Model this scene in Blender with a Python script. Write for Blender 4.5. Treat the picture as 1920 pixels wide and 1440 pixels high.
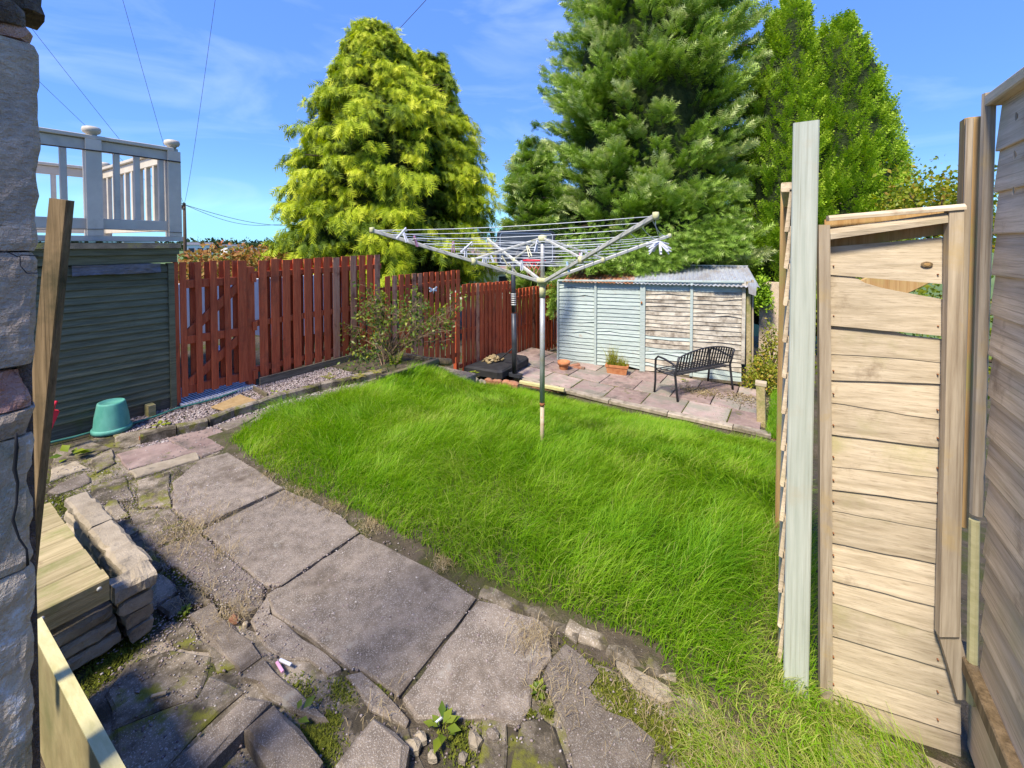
import bpy, bmesh, math, random
import numpy as np
from mathutils import Vector, Matrix, noise

random.seed(7)
RNG = np.random.default_rng(11)
for o in list(bpy.data.objects):
    bpy.data.objects.remove(o)
SC = bpy.context.scene
COL = SC.collection

# ------------------------------------------------------------------ camera
F, CY, YAW = 800.0, 479.0, math.radians(33)
PITCH = math.atan(22 / 800)
EYE = Vector((0, 0, 1.62))
cd = bpy.data.cameras.new('camera')
cam = bpy.data.objects.new('camera', cd)
COL.objects.link(cam)
cam.location = EYE
cam.rotation_euler = (math.pi / 2 - PITCH, 0, YAW)
cd.sensor_width = 36
cd.lens = F / 1920 * 36
cd.shift_y = (CY - 720) / 1920
cd.clip_start = 0.02
cd.clip_end = 6000
SC.camera = cam

# ------------------------------------------------------------------ sky and sun
SKY_POW, SKY_K, SKY_SAT = 0.14, 2.45, 0.42
SUN_EL, SUN_AZ = math.radians(54), math.radians(1)      # light travels towards +Y, turned a little to +X
W = bpy.data.worlds.new('World')
SC.world = W
W.use_nodes = True
nt = W.node_tree
nt.nodes.clear()
wo = nt.nodes.new('ShaderNodeOutputWorld')
bg = nt.nodes.new('ShaderNodeBackground')
sky = nt.nodes.new('ShaderNodeTexSky')
sky.sky_type = 'NISHITA'
sky.sun_disc = False
sky.sun_elevation = SUN_EL
sky.sun_rotation = math.pi + SUN_AZ
sky.air_density = 1.0
sky.dust_density = 0.0
sky.ozone_density = 4.0
tc = nt.nodes.new('ShaderNodeTexCoord')
mp = nt.nodes.new('ShaderNodeMapping')
mp.inputs['Scale'].default_value = (1.6, 2.4, 6.5)
mp.inputs['Rotation'].default_value = (0.2, 0.25, 0.6)
n1 = nt.nodes.new('ShaderNodeTexNoise')
n1.inputs['Scale'].default_value = 1.3
n1.inputs['Detail'].default_value = 7
n1.inputs['Roughness'].default_value = 0.55
n1.inputs['Distortion'].default_value = 0.9
rp = nt.nodes.new('ShaderNodeValToRGB')
rp.color_ramp.elements[0].position = 0.50
rp.color_ramp.elements[1].position = 0.80
rp.color_ramp.elements[1].color = (0.16, 0.16, 0.16, 1)
mx = nt.nodes.new('ShaderNodeMix')
mx.data_type = 'RGBA'
mx.inputs['B'].default_value = (4.0, 4.4, 4.9, 1)       # thin cirrus
nt.links.new(tc.outputs['Generated'], mp.inputs['Vector'])
nt.links.new(mp.outputs['Vector'], n1.inputs['Vector'])
nt.links.new(n1.outputs['Fac'], rp.inputs['Fac'])
nt.links.new(rp.outputs['Color'], mx.inputs['Factor'])
sep = nt.nodes.new('ShaderNodeSeparateColor')
sep.mode = 'HSV'
cmb = nt.nodes.new('ShaderNodeCombineColor')
cmb.mode = 'HSV'
pw = nt.nodes.new('ShaderNodeMath')
pw.operation = 'POWER'
pw.inputs[1].default_value = SKY_POW
ml = nt.nodes.new('ShaderNodeMath')
ml.operation = 'MULTIPLY'
ml.inputs[1].default_value = SKY_K
st = nt.nodes.new('ShaderNodeMath')
st.operation = 'POWER'
st.inputs[1].default_value = SKY_SAT
nt.links.new(sky.outputs['Color'], sep.inputs['Color'])
hu = nt.nodes.new('ShaderNodeMath')
hu.operation = 'ADD'
hu.inputs[1].default_value = 0.020
nt.links.new(sep.outputs[0], hu.inputs[0])
hm = nt.nodes.new('ShaderNodeMath')
hm.operation = 'MAXIMUM'
hm.inputs[1].default_value = 0.570
nt.links.new(hu.outputs[0], hm.inputs[0])
nt.links.new(hm.outputs[0], cmb.inputs[0])
nt.links.new(sep.outputs[1], st.inputs[0])
sm_ = nt.nodes.new('ShaderNodeMath')
sm_.operation = 'MAXIMUM'
sm_.inputs[1].default_value = 0.66
nt.links.new(st.outputs[0], sm_.inputs[0])
nt.links.new(sm_.outputs[0], cmb.inputs[1])
nt.links.new(sep.outputs[2], pw.inputs[0])
nt.links.new(pw.outputs[0], ml.inputs[0])
nt.links.new(ml.outputs[0], cmb.inputs[2])
nt.links.new(cmb.outputs['Color'], mx.inputs['A'])
nt.links.new(mx.outputs['Result'], bg.inputs['Color'])
bg.inputs['Strength'].default_value = 0.15
nt.links.new(bg.outputs['Background'], wo.inputs['Surface'])

sd = bpy.data.lights.new('sun', 'SUN')
sd.energy = 2.9
sd.angle = math.radians(11.0)
sd.color = (1.0, 0.91, 0.77)
sun = bpy.data.objects.new('sun', sd)
COL.objects.link(sun)
trav = Vector((math.sin(SUN_AZ) * math.cos(SUN_EL), math.cos(SUN_AZ) * math.cos(SUN_EL), -math.sin(SUN_EL)))
sun.rotation_euler = trav.to_track_quat('-Z', 'Y').to_euler()
sun.location = (0, -6, 9)
SC.view_settings.view_transform = 'Standard'
SC.view_settings.look = 'None'
SC.view_settings.exposure = 1.5
SC.view_settings.gamma = 1
SC.view_settings.use_curve_mapping = False
SC.render.engine = 'CYCLES'
SC.cycles.use_denoising = True
SC.cycles.max_bounces = 6
SC.cycles.transparent_max_bounces = 12

# ------------------------------------------------------------------ measuring helpers (photograph pixel -> point in the garden)
cF = Vector((-math.sin(YAW), math.cos(YAW), 0))
cR = Vector((math.cos(YAW), math.sin(YAW), 0))
cFW = cF * math.cos(PITCH) - Vector((0, 0, 1)) * math.sin(PITCH)
cUP = Vector((0, 0, 1)) * math.cos(PITCH) + cF * math.sin(PITCH)


def ray(x, y):
    return cFW + cR * ((x - 960) / F) + cUP * ((CY - y) / F)


def PZ(x, y, z=0.0):
    r = ray(x, y)
    return EYE + r * ((z - EYE.z) / r.z)


def PX(x, y, X):
    r = ray(x, y)
    return EYE + r * (X / r.x)


def PY(x, y, Y):
    r = ray(x, y)
    return EYE + r * (Y / r.y)


def PD(x, y, d):
    return EYE + ray(x, y) * d


def PP(x, y, p0, n):
    r = ray(x, y)
    return EYE + r * ((Vector(p0) - EYE).dot(n) / r.dot(n))


def lerp(a, b, t):
    return a + (b - a) * t


def interp(x, pts):
    return float(np.interp(x, [p[0] for p in pts], [p[1] for p in pts]))


# ------------------------------------------------------------------ materials
def _n(nt, t, **k):
    n = nt.nodes.new(t)
    for a, v in k.items():
        if a in n.inputs:
            n.inputs[a].default_value = v
        else:
            setattr(n, a, v)
    return n


def mat(name, c1, c2, scale=6, rough=0.85, bump=0.3, stretch=(1, 1, 1), stain=None, stain_scale=1.5, stain_lo=0.5,
        stain_hi=0.7, stain2=None, stain2_scale=4, stain2_lo=0.56, stain2_hi=0.68, speck=None, speck_scale=180, speck_lo=0.62,
        metallic=0.0, var=0.25, knots=None, dist=0.01, detail=8, fine=0.0, spec=0.3, band=0.0, grain=None):
    """Layered procedural material in object space, offset per object."""
    m = bpy.data.materials.new(name)
    m.use_nodes = True
    nt = m.node_tree
    L = nt.links.new
    b = nt.nodes['Principled BSDF']
    tc = _n(nt, 'ShaderNodeTexCoord')
    oi = _n(nt, 'ShaderNodeObjectInfo')
    mul = _n(nt, 'ShaderNodeMath', operation='MULTIPLY')
    mul.inputs[1].default_value = 53.0
    L(oi.outputs['Random'], mul.inputs[0])
    add = _n(nt, 'ShaderNodeVectorMath', operation='ADD')
    L(tc.outputs['Object'], add.inputs[0])
    L(mul.outputs[0], add.inputs[1])
    mp = _n(nt, 'ShaderNodeMapping')
    mp.inputs['Scale'].default_value = stretch
    L(add.outputs[0], mp.inputs['Vector'])
    n1 = _n(nt, 'ShaderNodeTexNoise', Scale=scale, Detail=detail, Roughness=0.62)
    L(mp.outputs[0], n1.inputs['Vector'])
    r1 = _n(nt, 'ShaderNodeValToRGB')
    e = r1.color_ramp.elements
    e[0].position, e[1].position = 0.32, 0.68
    e[0].color, e[1].color = (*c1, 1), (*c2, 1)
    L(n1.outputs['Fac'], r1.inputs['Fac'])
    col = r1.outputs['Color']

    def layer(col, c, sc, lo, hi, vec, k=8.0):
        n = _n(nt, 'ShaderNodeTexNoise', Scale=sc, Detail=k, Roughness=0.68)
        L(vec, n.inputs['Vector'])
        r = _n(nt, 'ShaderNodeMapRange')
        r.inputs[1].default_value, r.inputs[2].default_value = lo, hi
        L(n.outputs['Fac'], r.inputs[0])
        x = _n(nt, 'ShaderNodeMix', data_type='RGBA')
        x.inputs['B'].default_value = (*c, 1)
        L(r.outputs[0], x.inputs['Factor'])
        L(col, x.inputs['A'])
        return x.outputs['Result']
    if grain:
        g_ = _n(nt, 'ShaderNodeMapping')
        g_.inputs['Scale'].default_value = tuple(a * (.55 if a < 3 else 3.2) for a in stretch)
        L(add.outputs[0], g_.inputs['Vector'])
        col = layer(col, grain, scale * 1.2, .53, .75, g_.outputs[0], 5.0)
    if speck:
        col = layer(col, speck, speck_scale, speck_lo, speck_lo + 0.08, add.outputs[0], 2.0)
    if stain:
        col = layer(col, stain, stain_scale, stain_lo, stain_hi, add.outputs[0])
    if stain2:
        col = layer(col, stain2, stain2_scale, stain2_lo, stain2_hi, add.outputs[0])
    hs = _n(nt, 'ShaderNodeHueSaturation')
    mr = _n(nt, 'ShaderNodeMapRange')
    mr.inputs[3].default_value, mr.inputs[4].default_value = 1 - var, 1 + var
    L(oi.outputs['Random'], mr.inputs[0])
    L(mr.outputs[0], hs.inputs['Value'])
    L(col, hs.inputs['Color'])
    L(hs.outputs[0], b.inputs['Base Color'])
    b.inputs['Roughness'].default_value = rough
    b.inputs['Metallic'].default_value = metallic
    b.inputs['Specular IOR Level'].default_value = spec
    if bump:
        bp = _n(nt, 'ShaderNodeBump', Strength=bump, Distance=dist)
        h = n1.outputs['Fac']
        if fine:
            n3 = _n(nt, 'ShaderNodeTexNoise', Scale=fine, Detail=3.0, Roughness=0.7)
            L(add.outputs[0], n3.inputs['Vector'])
            s = _n(nt, 'ShaderNodeMath', operation='ADD')
            L(h, s.inputs[0])
            L(n3.outputs['Fac'], s.inputs[1])
            h = s.outputs[0]
        L(h, bp.inputs['Height'])
        L(bp.outputs[0], b.inputs['Normal'])
    return m


def leafmat(name, cols, rough=0.55, trans=0.35, var=0.1, nscale=0.0, spec=0.25):
    """Foliage: colour ramp over the per-leaf attribute 'tint', with some light passing through."""
    m = bpy.data.materials.new(name)
    m.use_nodes = True
    nt = m.node_tree
    L = nt.links.new
    b = nt.nodes['Principled BSDF']
    out = nt.nodes['Material Output']
    at = _n(nt, 'ShaderNodeAttribute', attribute_name='tint')
    r = _n(nt, 'ShaderNodeValToRGB')
    els = r.color_ramp.elements
    while len(els) < len(cols):
        els.new(0.5)
    for i, c in enumerate(cols):
        els[i].position = i / (len(cols) - 1)
        els[i].color = (*c, 1)
    L(at.outputs['Fac'], r.inputs['Fac'])
    L(r.outputs['Color'], b.inputs['Base Color'])
    b.inputs['Roughness'].default_value = rough
    b.inputs['Specular IOR Level'].default_value = spec
    tr = _n(nt, 'ShaderNodeBsdfTranslucent')
    hs = _n(nt, 'ShaderNodeHueSaturation', Saturation=1.1, Value=1.3)
    L(r.outputs['Color'], hs.inputs['Color'])
    L(hs.outputs[0], tr.inputs['Color'])
    mx = _n(nt, 'ShaderNodeMixShader')
    mx.inputs[0].default_value = trans
    L(b.outputs[0], mx.inputs[1])
    L(tr.outputs[0], mx.inputs[2])
    L(mx.outputs[0], out.inputs['Surface'])
    return m


M = {}
WOODZ = (9, 9, 0.9)
M['concrete'] = mat('weathered_concrete', (.125, .100, .074), (.275, .225, .172), 16, .95, .9, stain=(.095, .072, .050), stain_scale=3.2,
                    stain_lo=.52, stain_hi=.72, stain2=(.30, .27, .22), stain2_scale=6, stain2_lo=.62, stain2_hi=.68,
                    speck=(.36, .32, .27), speck_scale=210, speck_lo=.55, fine=300, var=.20, dist=.006)
M['concrete_mossy'] = mat('mossy_concrete', (.13, .105, .07), (.29, .24, .175), 9, .95, .6, stain=(.055, .045, .028), stain_scale=4,
                          stain_lo=.44, stain_hi=.58, stain2=(.13, .13, .018), stain2_scale=6, stain2_lo=.52, stain2_hi=.62,
                          speck=(.42, .37, .31), speck_scale=160, speck_lo=.57, fine=240, var=.15, dist=.006)
M['pale_stone'] = mat('pale_sandstone', (.25, .205, .14), (.44, .37, .265), 12, .95, .7, stain=(.14, .12, .09), stain_scale=6,
                      stain_lo=.52, stain_hi=.66, fine=150, var=.15, dist=.01)
M['pink_slab'] = mat('pink_slab', (.20, .135, .115), (.33, .245, .205), 7, .95, .45, stain=(.12, .10, .08), stain_scale=3,
                     stain_lo=.5, stain_hi=.66, stain2=(.12, .12, .04), stain2_scale=5, stain2_lo=.6, stain2_hi=.68, fine=200, var=.16)
M['patio_slab'] = mat('patio_slab', (.27, .19, .165), (.40, .31, .26), 5, .9, .35, stain=(.24, .22, .17), stain_scale=2.2,
                      stain_lo=.46, stain_hi=.6, stain2=(.15, .13, .09), stain2_scale=6, stain2_lo=.58, stain2_hi=.7, fine=200, var=.18)
M['kerb'] = mat('kerb_stone', (.24, .20, .15), (.40, .34, .26), 8, .95, .5, stain=(.13, .11, .07), stain_scale=5, stain_lo=.5,
                stain_hi=.66, fine=180, var=.15)
M['brick'] = mat('red_brick', (.25, .10, .055), (.38, .19, .11), 14, .95, .5, stain=(.16, .13, .10), stain_scale=8, stain_lo=.55,
                 stain_hi=.66, fine=150, var=.25)
M['soil'] = mat('mossy_soil', (.05, .04, .026), (.12, .095, .065), 12, 1, .8, stain=(.06, .07, .012), stain_scale=2.4,
                stain_lo=.48, stain_hi=.60, stain2=(.13, .105, .07), stain2_scale=9, stain2_lo=.56, stain2_hi=.68,
                speck=(.34, .30, .25), speck_scale=90, speck_lo=.66, fine=120, var=0, dist=.02)
M['moss'] = leafmat('moss', [(.045, .055, .006), (.11, .13, .012), (.19, .20, .02)], .95, .1)
M['gravel'] = leafmat('gravel', [(.10, .08, .075), (.22, .17, .155), (.30, .25, .23), (.5, .46, .42)], .85, 0.0)
M['grass'] = leafmat('grass', [(.07, .19, .008), (.16, .35, .010), (.27, .45, .016), (.50, .47, .15)], .5, .45)
M['straw'] = leafmat('straw', [(.17, .12, .06), (.34, .26, .13), (.48, .40, .24)], .8, .2)
M['shed_green'] = mat('green_stained_board', (.095, .092, .048), (.18, .17, .095), 5, .75, .5, stretch=(6, .9, 12),
                      stain=(.075, .07, .035), stain_scale=1.6, stain_lo=.60, stain_hi=.76, var=.16, dist=.006, grain=(.03, .035, .022))
M['red_stain'] = mat('red_fence_stain', (.42, .066, .022), (.60, .135, .048), 5, .7, .35, stretch=WOODZ, stain=(.20, .055, .028),
                     stain_scale=2.5, stain_lo=.55, stain_hi=.72, stain2=(.26, .14, .08), stain2_scale=7, stain2_lo=.67, stain2_hi=.75, var=.15, grain=(.16, .028, .012))
M['red_worn'] = mat('worn_red_stain', (.44, .15, .08), (.56, .30, .18), 5, .8, .4, stretch=WOODZ, stain=(.15, .04, .02), stain_scale=3,
                    stain_lo=.5, stain_hi=.65, var=.15)
M['old_wood'] = mat('old_brown_wood', (.11, .075, .035), (.27, .19, .10), 4, .85, .6, stretch=(14, 14, .8), stain=(.05, .045, .02),
                    stain_scale=3, stain_lo=.5, stain_hi=.7, var=.1, grain=(.05, .032, .015))
M['grey_wood'] = mat('silvered_wood', (.38, .305, .20), (.60, .50, .355), 3.5, .85, .5, stretch=(1.1, 6, 16), stain=(.36, .32, .16),
                     stain_scale=2.2, stain_lo=.54, stain_hi=.72, stain2=(.20, .14, .085), stain2_scale=3, stain2_lo=.58, stain2_hi=.7,
                     var=.12, dist=.004, fine=0, grain=(.26, .195, .125))
M['grey_wood_y'] = mat('silvered_wood_long', (.48, .37, .235), (.70, .57, .40), 3.5, .85, .6, stretch=(6, 1.1, 16), stain=(.48, .41, .24),
                       stain_scale=2.2, stain_lo=.52, stain_hi=.7, stain2=(.27, .20, .13), stain2_scale=3, stain2_lo=.58, stain2_hi=.7,
                       var=.14, dist=.004, grain=(.20, .145, .09))
M['grey_wood_z'] = mat('silvered_wood_upright', (.27, .21, .14), (.46, .38, .27), 3.5, .85, .5, stretch=(14, 14, .9), stain=(.42, .30, .13),
                       stain_scale=2.4, stain_lo=.54, stain_hi=.68, var=.12, dist=.004, grain=(.17, .12, .07))
M['orange_wood'] = mat('orange_split_wood', (.36, .20, .07), (.50, .33, .14), 4, .8, .4, stretch=(14, 14, .8), stain=(.32, .31, .09),
                       stain_scale=2.2, stain_lo=.5, stain_hi=.66, var=.1, dist=.004, grain=(.26, .14, .06))
M['mint_post'] = mat('worn_mint_paint', (.34, .37, .30), (.47, .49, .41), 4, .7, .35, stretch=(13, 13, .7), stain=(.40, .37, .27),
                     stain_scale=3.2, stain_lo=.58, stain_hi=.78, stain2=(.30, .25, .17), stain2_scale=11, stain2_lo=.68, stain2_hi=.75, var=0, dist=.003, grain=(.27, .27, .20))
M['sleeper'] = mat('yellow_sleeper', (.25, .20, .09), (.45, .36, .19), 4, .85, .5, stretch=(10, 1, 10), stain=(.18, .19, .05),
                   stain_scale=3, stain_lo=.52, stain_hi=.7, stain2=(.14, .09, .04), stain2_scale=5, stain2_lo=.62, stain2_hi=.72, var=.12, grain=(.20, .145, .06))
M['sleeper_old'] = mat('grey_bed_timber', (.09, .07, .045), (.20, .165, .11), 4, .9, .6, stretch=(8, 1, 12), stain=(.10, .11, .03),
                       stain_scale=4, stain_lo=.55, stain_hi=.7, var=.2, grain=(.05, .04, .025))
M['olive_board'] = mat('olive_board', (.22, .175, .075), (.33, .27, .125), 6, .85, .2, stretch=(2, 8, 2), stain=(.15, .14, .05),
                       stain_scale=2, stain_lo=.5, stain_hi=.7, var=0)
M['olive_edge'] = mat('lit_edge_pale_timber', (.42, .38, .17), (.56, .50, .26), 6, .85, .2, stretch=(2, 8, 8), var=0)  # pale timber; on the olive board's top edge it paints the light
M['mint_board'] = mat('flaking_mint_board', (.31, .385, .35), (.48, .54, .50), 5, .75, .5, stretch=(1.2, 5, 14), stain=(.34, .32, .26),
                      stain_scale=4.5, stain_lo=.60, stain_hi=.70, stain2=(.12, .09, .07), stain2_scale=7, stain2_lo=.66, stain2_hi=.72, var=.08, dist=.006, grain=(.26, .27, .21))
M['bare_board'] = mat('bare_flaking_board', (.40, .36, .28), (.58, .53, .43), 5, .85, .6, stretch=(1.2, 5, 16), stain=(.13, .10, .07),
                      stain_scale=3.4, stain_lo=.46, stain_hi=.66, stain2=(.17, .15, .05), stain2_scale=2.3, stain2_lo=.62, stain2_hi=.74, var=.15, dist=.006, grain=(.16, .12, .085))
M['white_paint'] = mat('deck_white_paint', (.46, .41, .33), (.55, .50, .41), 5, .6, .1, stain=(.30, .28, .24), stain_scale=3, stain_lo=.55,
                       stain_hi=.8, var=.04)
M['stone_wall'] = mat('rendered_stone', (.50, .375, .25), (.72, .58, .42), 40, .95, 1.0, stretch=(1, 1, 2.6), stain=(.38, .29, .20), stain_scale=3,
                      stain_lo=.5, stain_hi=.68, stain2=(.52, .45, .36), stain2_scale=7, stain2_lo=.62, stain2_hi=.7, fine=130, var=.08, dist=.012)
M['stone_pink'] = mat('pink_rubble', (.40, .19, .13), (.56, .38, .30), 18, .95, .9, stain=(.40, .35, .29), stain_scale=9, stain_lo=.5,
                      stain_hi=.62, fine=120, var=.08, dist=.015)
M['stone_dark'] = mat('dark_rubble', (.09, .07, .055), (.28, .22, .165), 20, .95, 1, stain=(.12, .10, .085), stain_scale=8, stain_lo=.5, stain_hi=.6, fine=120,
                      var=.2, dist=.02)
M['stone_lichen'] = mat('lichen_render', (.50, .39, .26), (.68, .57, .41), 20, .95, .8, stain=(.70, .67, .60), stain_scale=16, stain_lo=.56,
                        stain_hi=.62, stain2=(.13, .13, .05), stain2_scale=5, stain2_lo=.55, stain2_hi=.7, fine=130, var=.05, dist=.015)
M['galv'] = mat('galvanised_tube', (.33, .33, .31), (.50, .50, .47), 8, .5, .1, metallic=.35, stain=(.36, .34, .24), stain_scale=14, stain_lo=.55, stain_hi=.68, var=.05)
M['arm'] = mat('mossy_airer_arm', (.42, .41, .35), (.60, .59, .52), 12, .6, .2, metallic=.15, stain=(.33, .33, .17), stain_scale=18, stain_lo=.55,
               stain_hi=.66, var=.08)
M['hub'] = mat('yellowed_plastic', (.42, .41, .20), (.58, .56, .34), 18, .6, .2, stain=(.22, .22, .08), stain_scale=30, stain_lo=.56, stain_hi=.66, var=.05)
M['rust_tube'] = mat('rusty_lower_tube', (.36, .28, .17), (.52, .43, .30), 10, .6, .2, stain=(.35, .13, .04), stain_scale=9, stain_lo=.58, stain_hi=.68, var=0)
M['rust'] = mat('rust', (.16, .05, .02), (.33, .13, .05), 20, .9, .4, var=.1)
M['cord'] = mat('blue_white_cord', (.52, .56, .60), (.66, .69, .72), 8, .6, 0, var=.08)
M['metal_dark'] = mat('dark_metal', (.035, .038, .045), (.065, .07, .082), 8, .45, .05, metallic=.3, var=.05)
M['bench'] = mat('black_bench_metal', (.022, .022, .026), (.05, .05, .058), 9, .45, .1, metallic=.3, stain=(.08, .075, .07), stain_scale=8, stain_lo=.6,
                 stain_hi=.75, var=.08)
M['board_glass'] = mat('backboard_sheet', (.05, .06, .07), (.09, .10, .115), 4, .25, 0, var=0, spec=.5)
M['frame_white'] = mat('backboard_white_line', (.45, .46, .5), (.5, .52, .56), 4, .5, 0, var=0)
M['red_plastic'] = mat('red_plastic', (.50, .015, .03), (.62, .03, .05), 5, .45, .05, var=0)
M['teal'] = mat('teal_plastic', (.055, .24, .18), (.12, .36, .28), 9, .6, .15, stretch=(1, 1, .4), stain=(.18, .34, .28), stain_scale=5, stain_lo=.55, stain_hi=.7, var=0)
M['hose'] = mat('green_hose', (.03, .12, .09), (.06, .20, .15), 9, .5, .05, var=0)
M['clay'] = mat('terracotta', (.34, .12, .045), (.48, .21, .09), 12, .85, .2, stain=(.42, .30, .2), stain_scale=9, stain_lo=.6, stain_hi=.7, var=.08)
M['galv_roof'] = mat('corrugated_grey', (.36, .38, .40), (.52, .54, .56), 5, .5, .1, metallic=.4, stretch=(6, 1, 1), stain=(.36, .33, .3), stain_scale=2.5,
                     stain_lo=.5, stain_hi=.65, stain2=(.28, .10, .04), stain2_scale=3, stain2_lo=.64, stain2_hi=.7, var=.08)
M['rust_roof'] = mat('corrugated_rust', (.26, .09, .035), (.42, .20, .09), 5, .8, .2, stretch=(6, 1, 1), stain=(.40, .38, .36), stain_scale=3, stain_lo=.56,
                     stain_hi=.64, var=.08)
M['felt'] = mat('mossy_roof_felt', (.06, .06, .05), (.13, .125, .10), 10, .95, .6, stain=(.13, .14, .04), stain_scale=5, stain_lo=.5, stain_hi=.62, fine=120, var=.05)
M['tarp'] = mat('grey_plastic_sheet', (.06, .058, .062), (.19, .18, .19), 7, .4, .8, stretch=(1, 2, 7), var=0, dist=.02, spec=.5)
M['cream'] = mat('cream_render', (.60, .55, .46), (.68, .63, .54), 4, .9, .1, var=.04)
M['white_wall'] = mat('white_render', (.62, .62, .62), (.72, .72, .72), 4, .9, .1, var=.06)
M['roof_tile'] = mat('roof_tile', (.17, .11, .09), (.27, .18, .15), 14, .9, .4, stretch=(1, 1, 4), var=.1)
M['slate'] = mat('roof_slate', (.09, .09, .10), (.17, .17, .19), 10, .7, .3, var=.1)
M['glass'] = mat('window_glass', (.03, .035, .04), (.05, .055, .06), 2, .08, 0, var=0, spec=.8)
M['bark'] = mat('bark', (.05, .033, .02), (.13, .09, .06), 9, .95, .8, stretch=(4, 4, .7), var=.1, dist=.03)
M['twig'] = mat('twig', (.14, .09, .05), (.28, .20, .12), 20, .9, .2, var=.1)
M['core'] = mat('dark_core_fill', (.015, .028, .006), (.035, .055, .012), 7, 1, 1, var=0, dist=.2)  # dark fill; shade inside the crowns is put into its colour
M['ribs'] = mat('grey_ribbed_plastic', (.36, .37, .41), (.50, .51, .56), 9, .5, .1, var=.05)
M['tan_mat'] = mat('tan_board', (.26, .17, .07), (.36, .25, .12), 20, .95, .4, var=0, fine=200)
M['black'] = mat('black_rubber', (.015, .015, .016), (.03, .03, .032), 9, .7, .1, var=0)
M['litter'] = mat('rust_leaf_litter', (.16, .065, .025), (.32, .16, .07), 22, 1, .9, stain=(.09, .07, .05), stain_scale=6, stain_lo=.5, stain_hi=.62, fine=90, var=0, dist=.03)
M['peg_white'] = mat('white_peg', (.52, .54, .60), (.62, .64, .70), 4, .5, 0, var=.06)
M['peg_cream'] = mat('cream_peg', (.50, .47, .30), (.60, .57, .38), 4, .5, 0, var=.06)
M['peg_pink'] = mat('pink_peg', (.55, .25, .38), (.62, .34, .46), 4, .5, 0, var=.06)
M['peg_blue'] = mat('blue_peg', (.25, .42, .58), (.34, .5, .64), 4, .5, 0, var=.06)
M['field'] = mat('distant_field', (.07, .12, .03), (.12, .17, .05), .05, 1, 0, var=0)
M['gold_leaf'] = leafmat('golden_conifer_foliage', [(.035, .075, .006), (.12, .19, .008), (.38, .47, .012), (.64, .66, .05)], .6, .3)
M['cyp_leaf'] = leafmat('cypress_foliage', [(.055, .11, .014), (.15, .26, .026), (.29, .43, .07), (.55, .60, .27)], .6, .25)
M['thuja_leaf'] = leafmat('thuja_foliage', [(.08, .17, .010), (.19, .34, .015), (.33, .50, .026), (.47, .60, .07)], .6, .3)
M['bush_leaf'] = leafmat('yellow_bush_leaf', [(.06, .12, .015), (.16, .22, .02), (.32, .34, .03), (.40, .24, .05)], .45, .35)
M['rose_leaf'] = leafmat('shrub_leaf', [(.03, .065, .02), (.07, .13, .03), (.17, .23, .03), (.34, .34, .05)], .4, .35)
M['hedge_leaf'] = leafmat('rusty_hedge_leaf', [(.06, .10, .02), (.18, .20, .03), (.36, .20, .05), (.42, .15, .07)], .6, .3)
M['far_leaf'] = leafmat('far_tree_leaf', [(.02, .04, .015), (.04, .07, .025), (.07, .11, .035)], .8, .2)

# ------------------------------------------------------------------ object helpers
WL = {}


def reg(o, w):
    WL[o.name] = Vector(w)


def thing(name, label, cat, loc=(0, 0, 0), group=None, kind=None):
    o = bpy.data.objects.new(name, None)
    o.empty_display_size = .1
    COL.objects.link(o)
    o.location = loc
    reg(o, loc)
    o['label'] = label
    o['category'] = cat
    if group:
        o['group'] = group
    if kind:
        o['kind'] = kind
    return o


def structure(name, loc=(0, 0, 0)):
    o = bpy.data.objects.new(name, None)
    COL.objects.link(o)
    o.location = loc
    reg(o, loc)
    o['kind'] = 'structure'
    return o


def tag(o, label=None, cat=None, group=None, kind=None):
    if label:
        o['label'] = label
    if cat:
        o['category'] = cat
    if group:
        o['group'] = group
    if kind:
        o['kind'] = kind
    return o


def place(name, me, loc, parent=None, rot=None, scale=None):
    """link an object with existing mesh at world location loc (parents are never rotated)"""
    o = bpy.data.objects.new(name, me)
    COL.objects.link(o)
    w = Vector(loc)
    if parent is not None:
        o.parent = parent
        o.location = w - WL[parent.name]
    else:
        o.location = w
    if rot is not None:
        o.rotation_euler = rot
    if scale is not None:
        o.scale = scale
    reg(o, w)
    return o


def mesh(name, V, Fc, m, smooth=False):
    me = bpy.data.meshes.new(name)
    me.from_pydata([tuple(v) for v in V], [], Fc)
    me.materials.append(M[m] if isinstance(m, str) else m)
    if smooth:
        me.polygons.foreach_set('use_smooth', [True] * len(me.polygons))
    me.update()
    return me


def emit(name, V, Fc, m, parent=None, smooth=False, origin=None):
    """mesh given in world coordinates; its origin goes to its middle (or to origin)"""
    V = [Vector(v) for v in V]
    if origin is None:
        origin = sum(V, Vector()) / len(V)
    origin = Vector(origin)
    return place(name, mesh(name, [v - origin for v in V], Fc, m, smooth), origin, parent)


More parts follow.
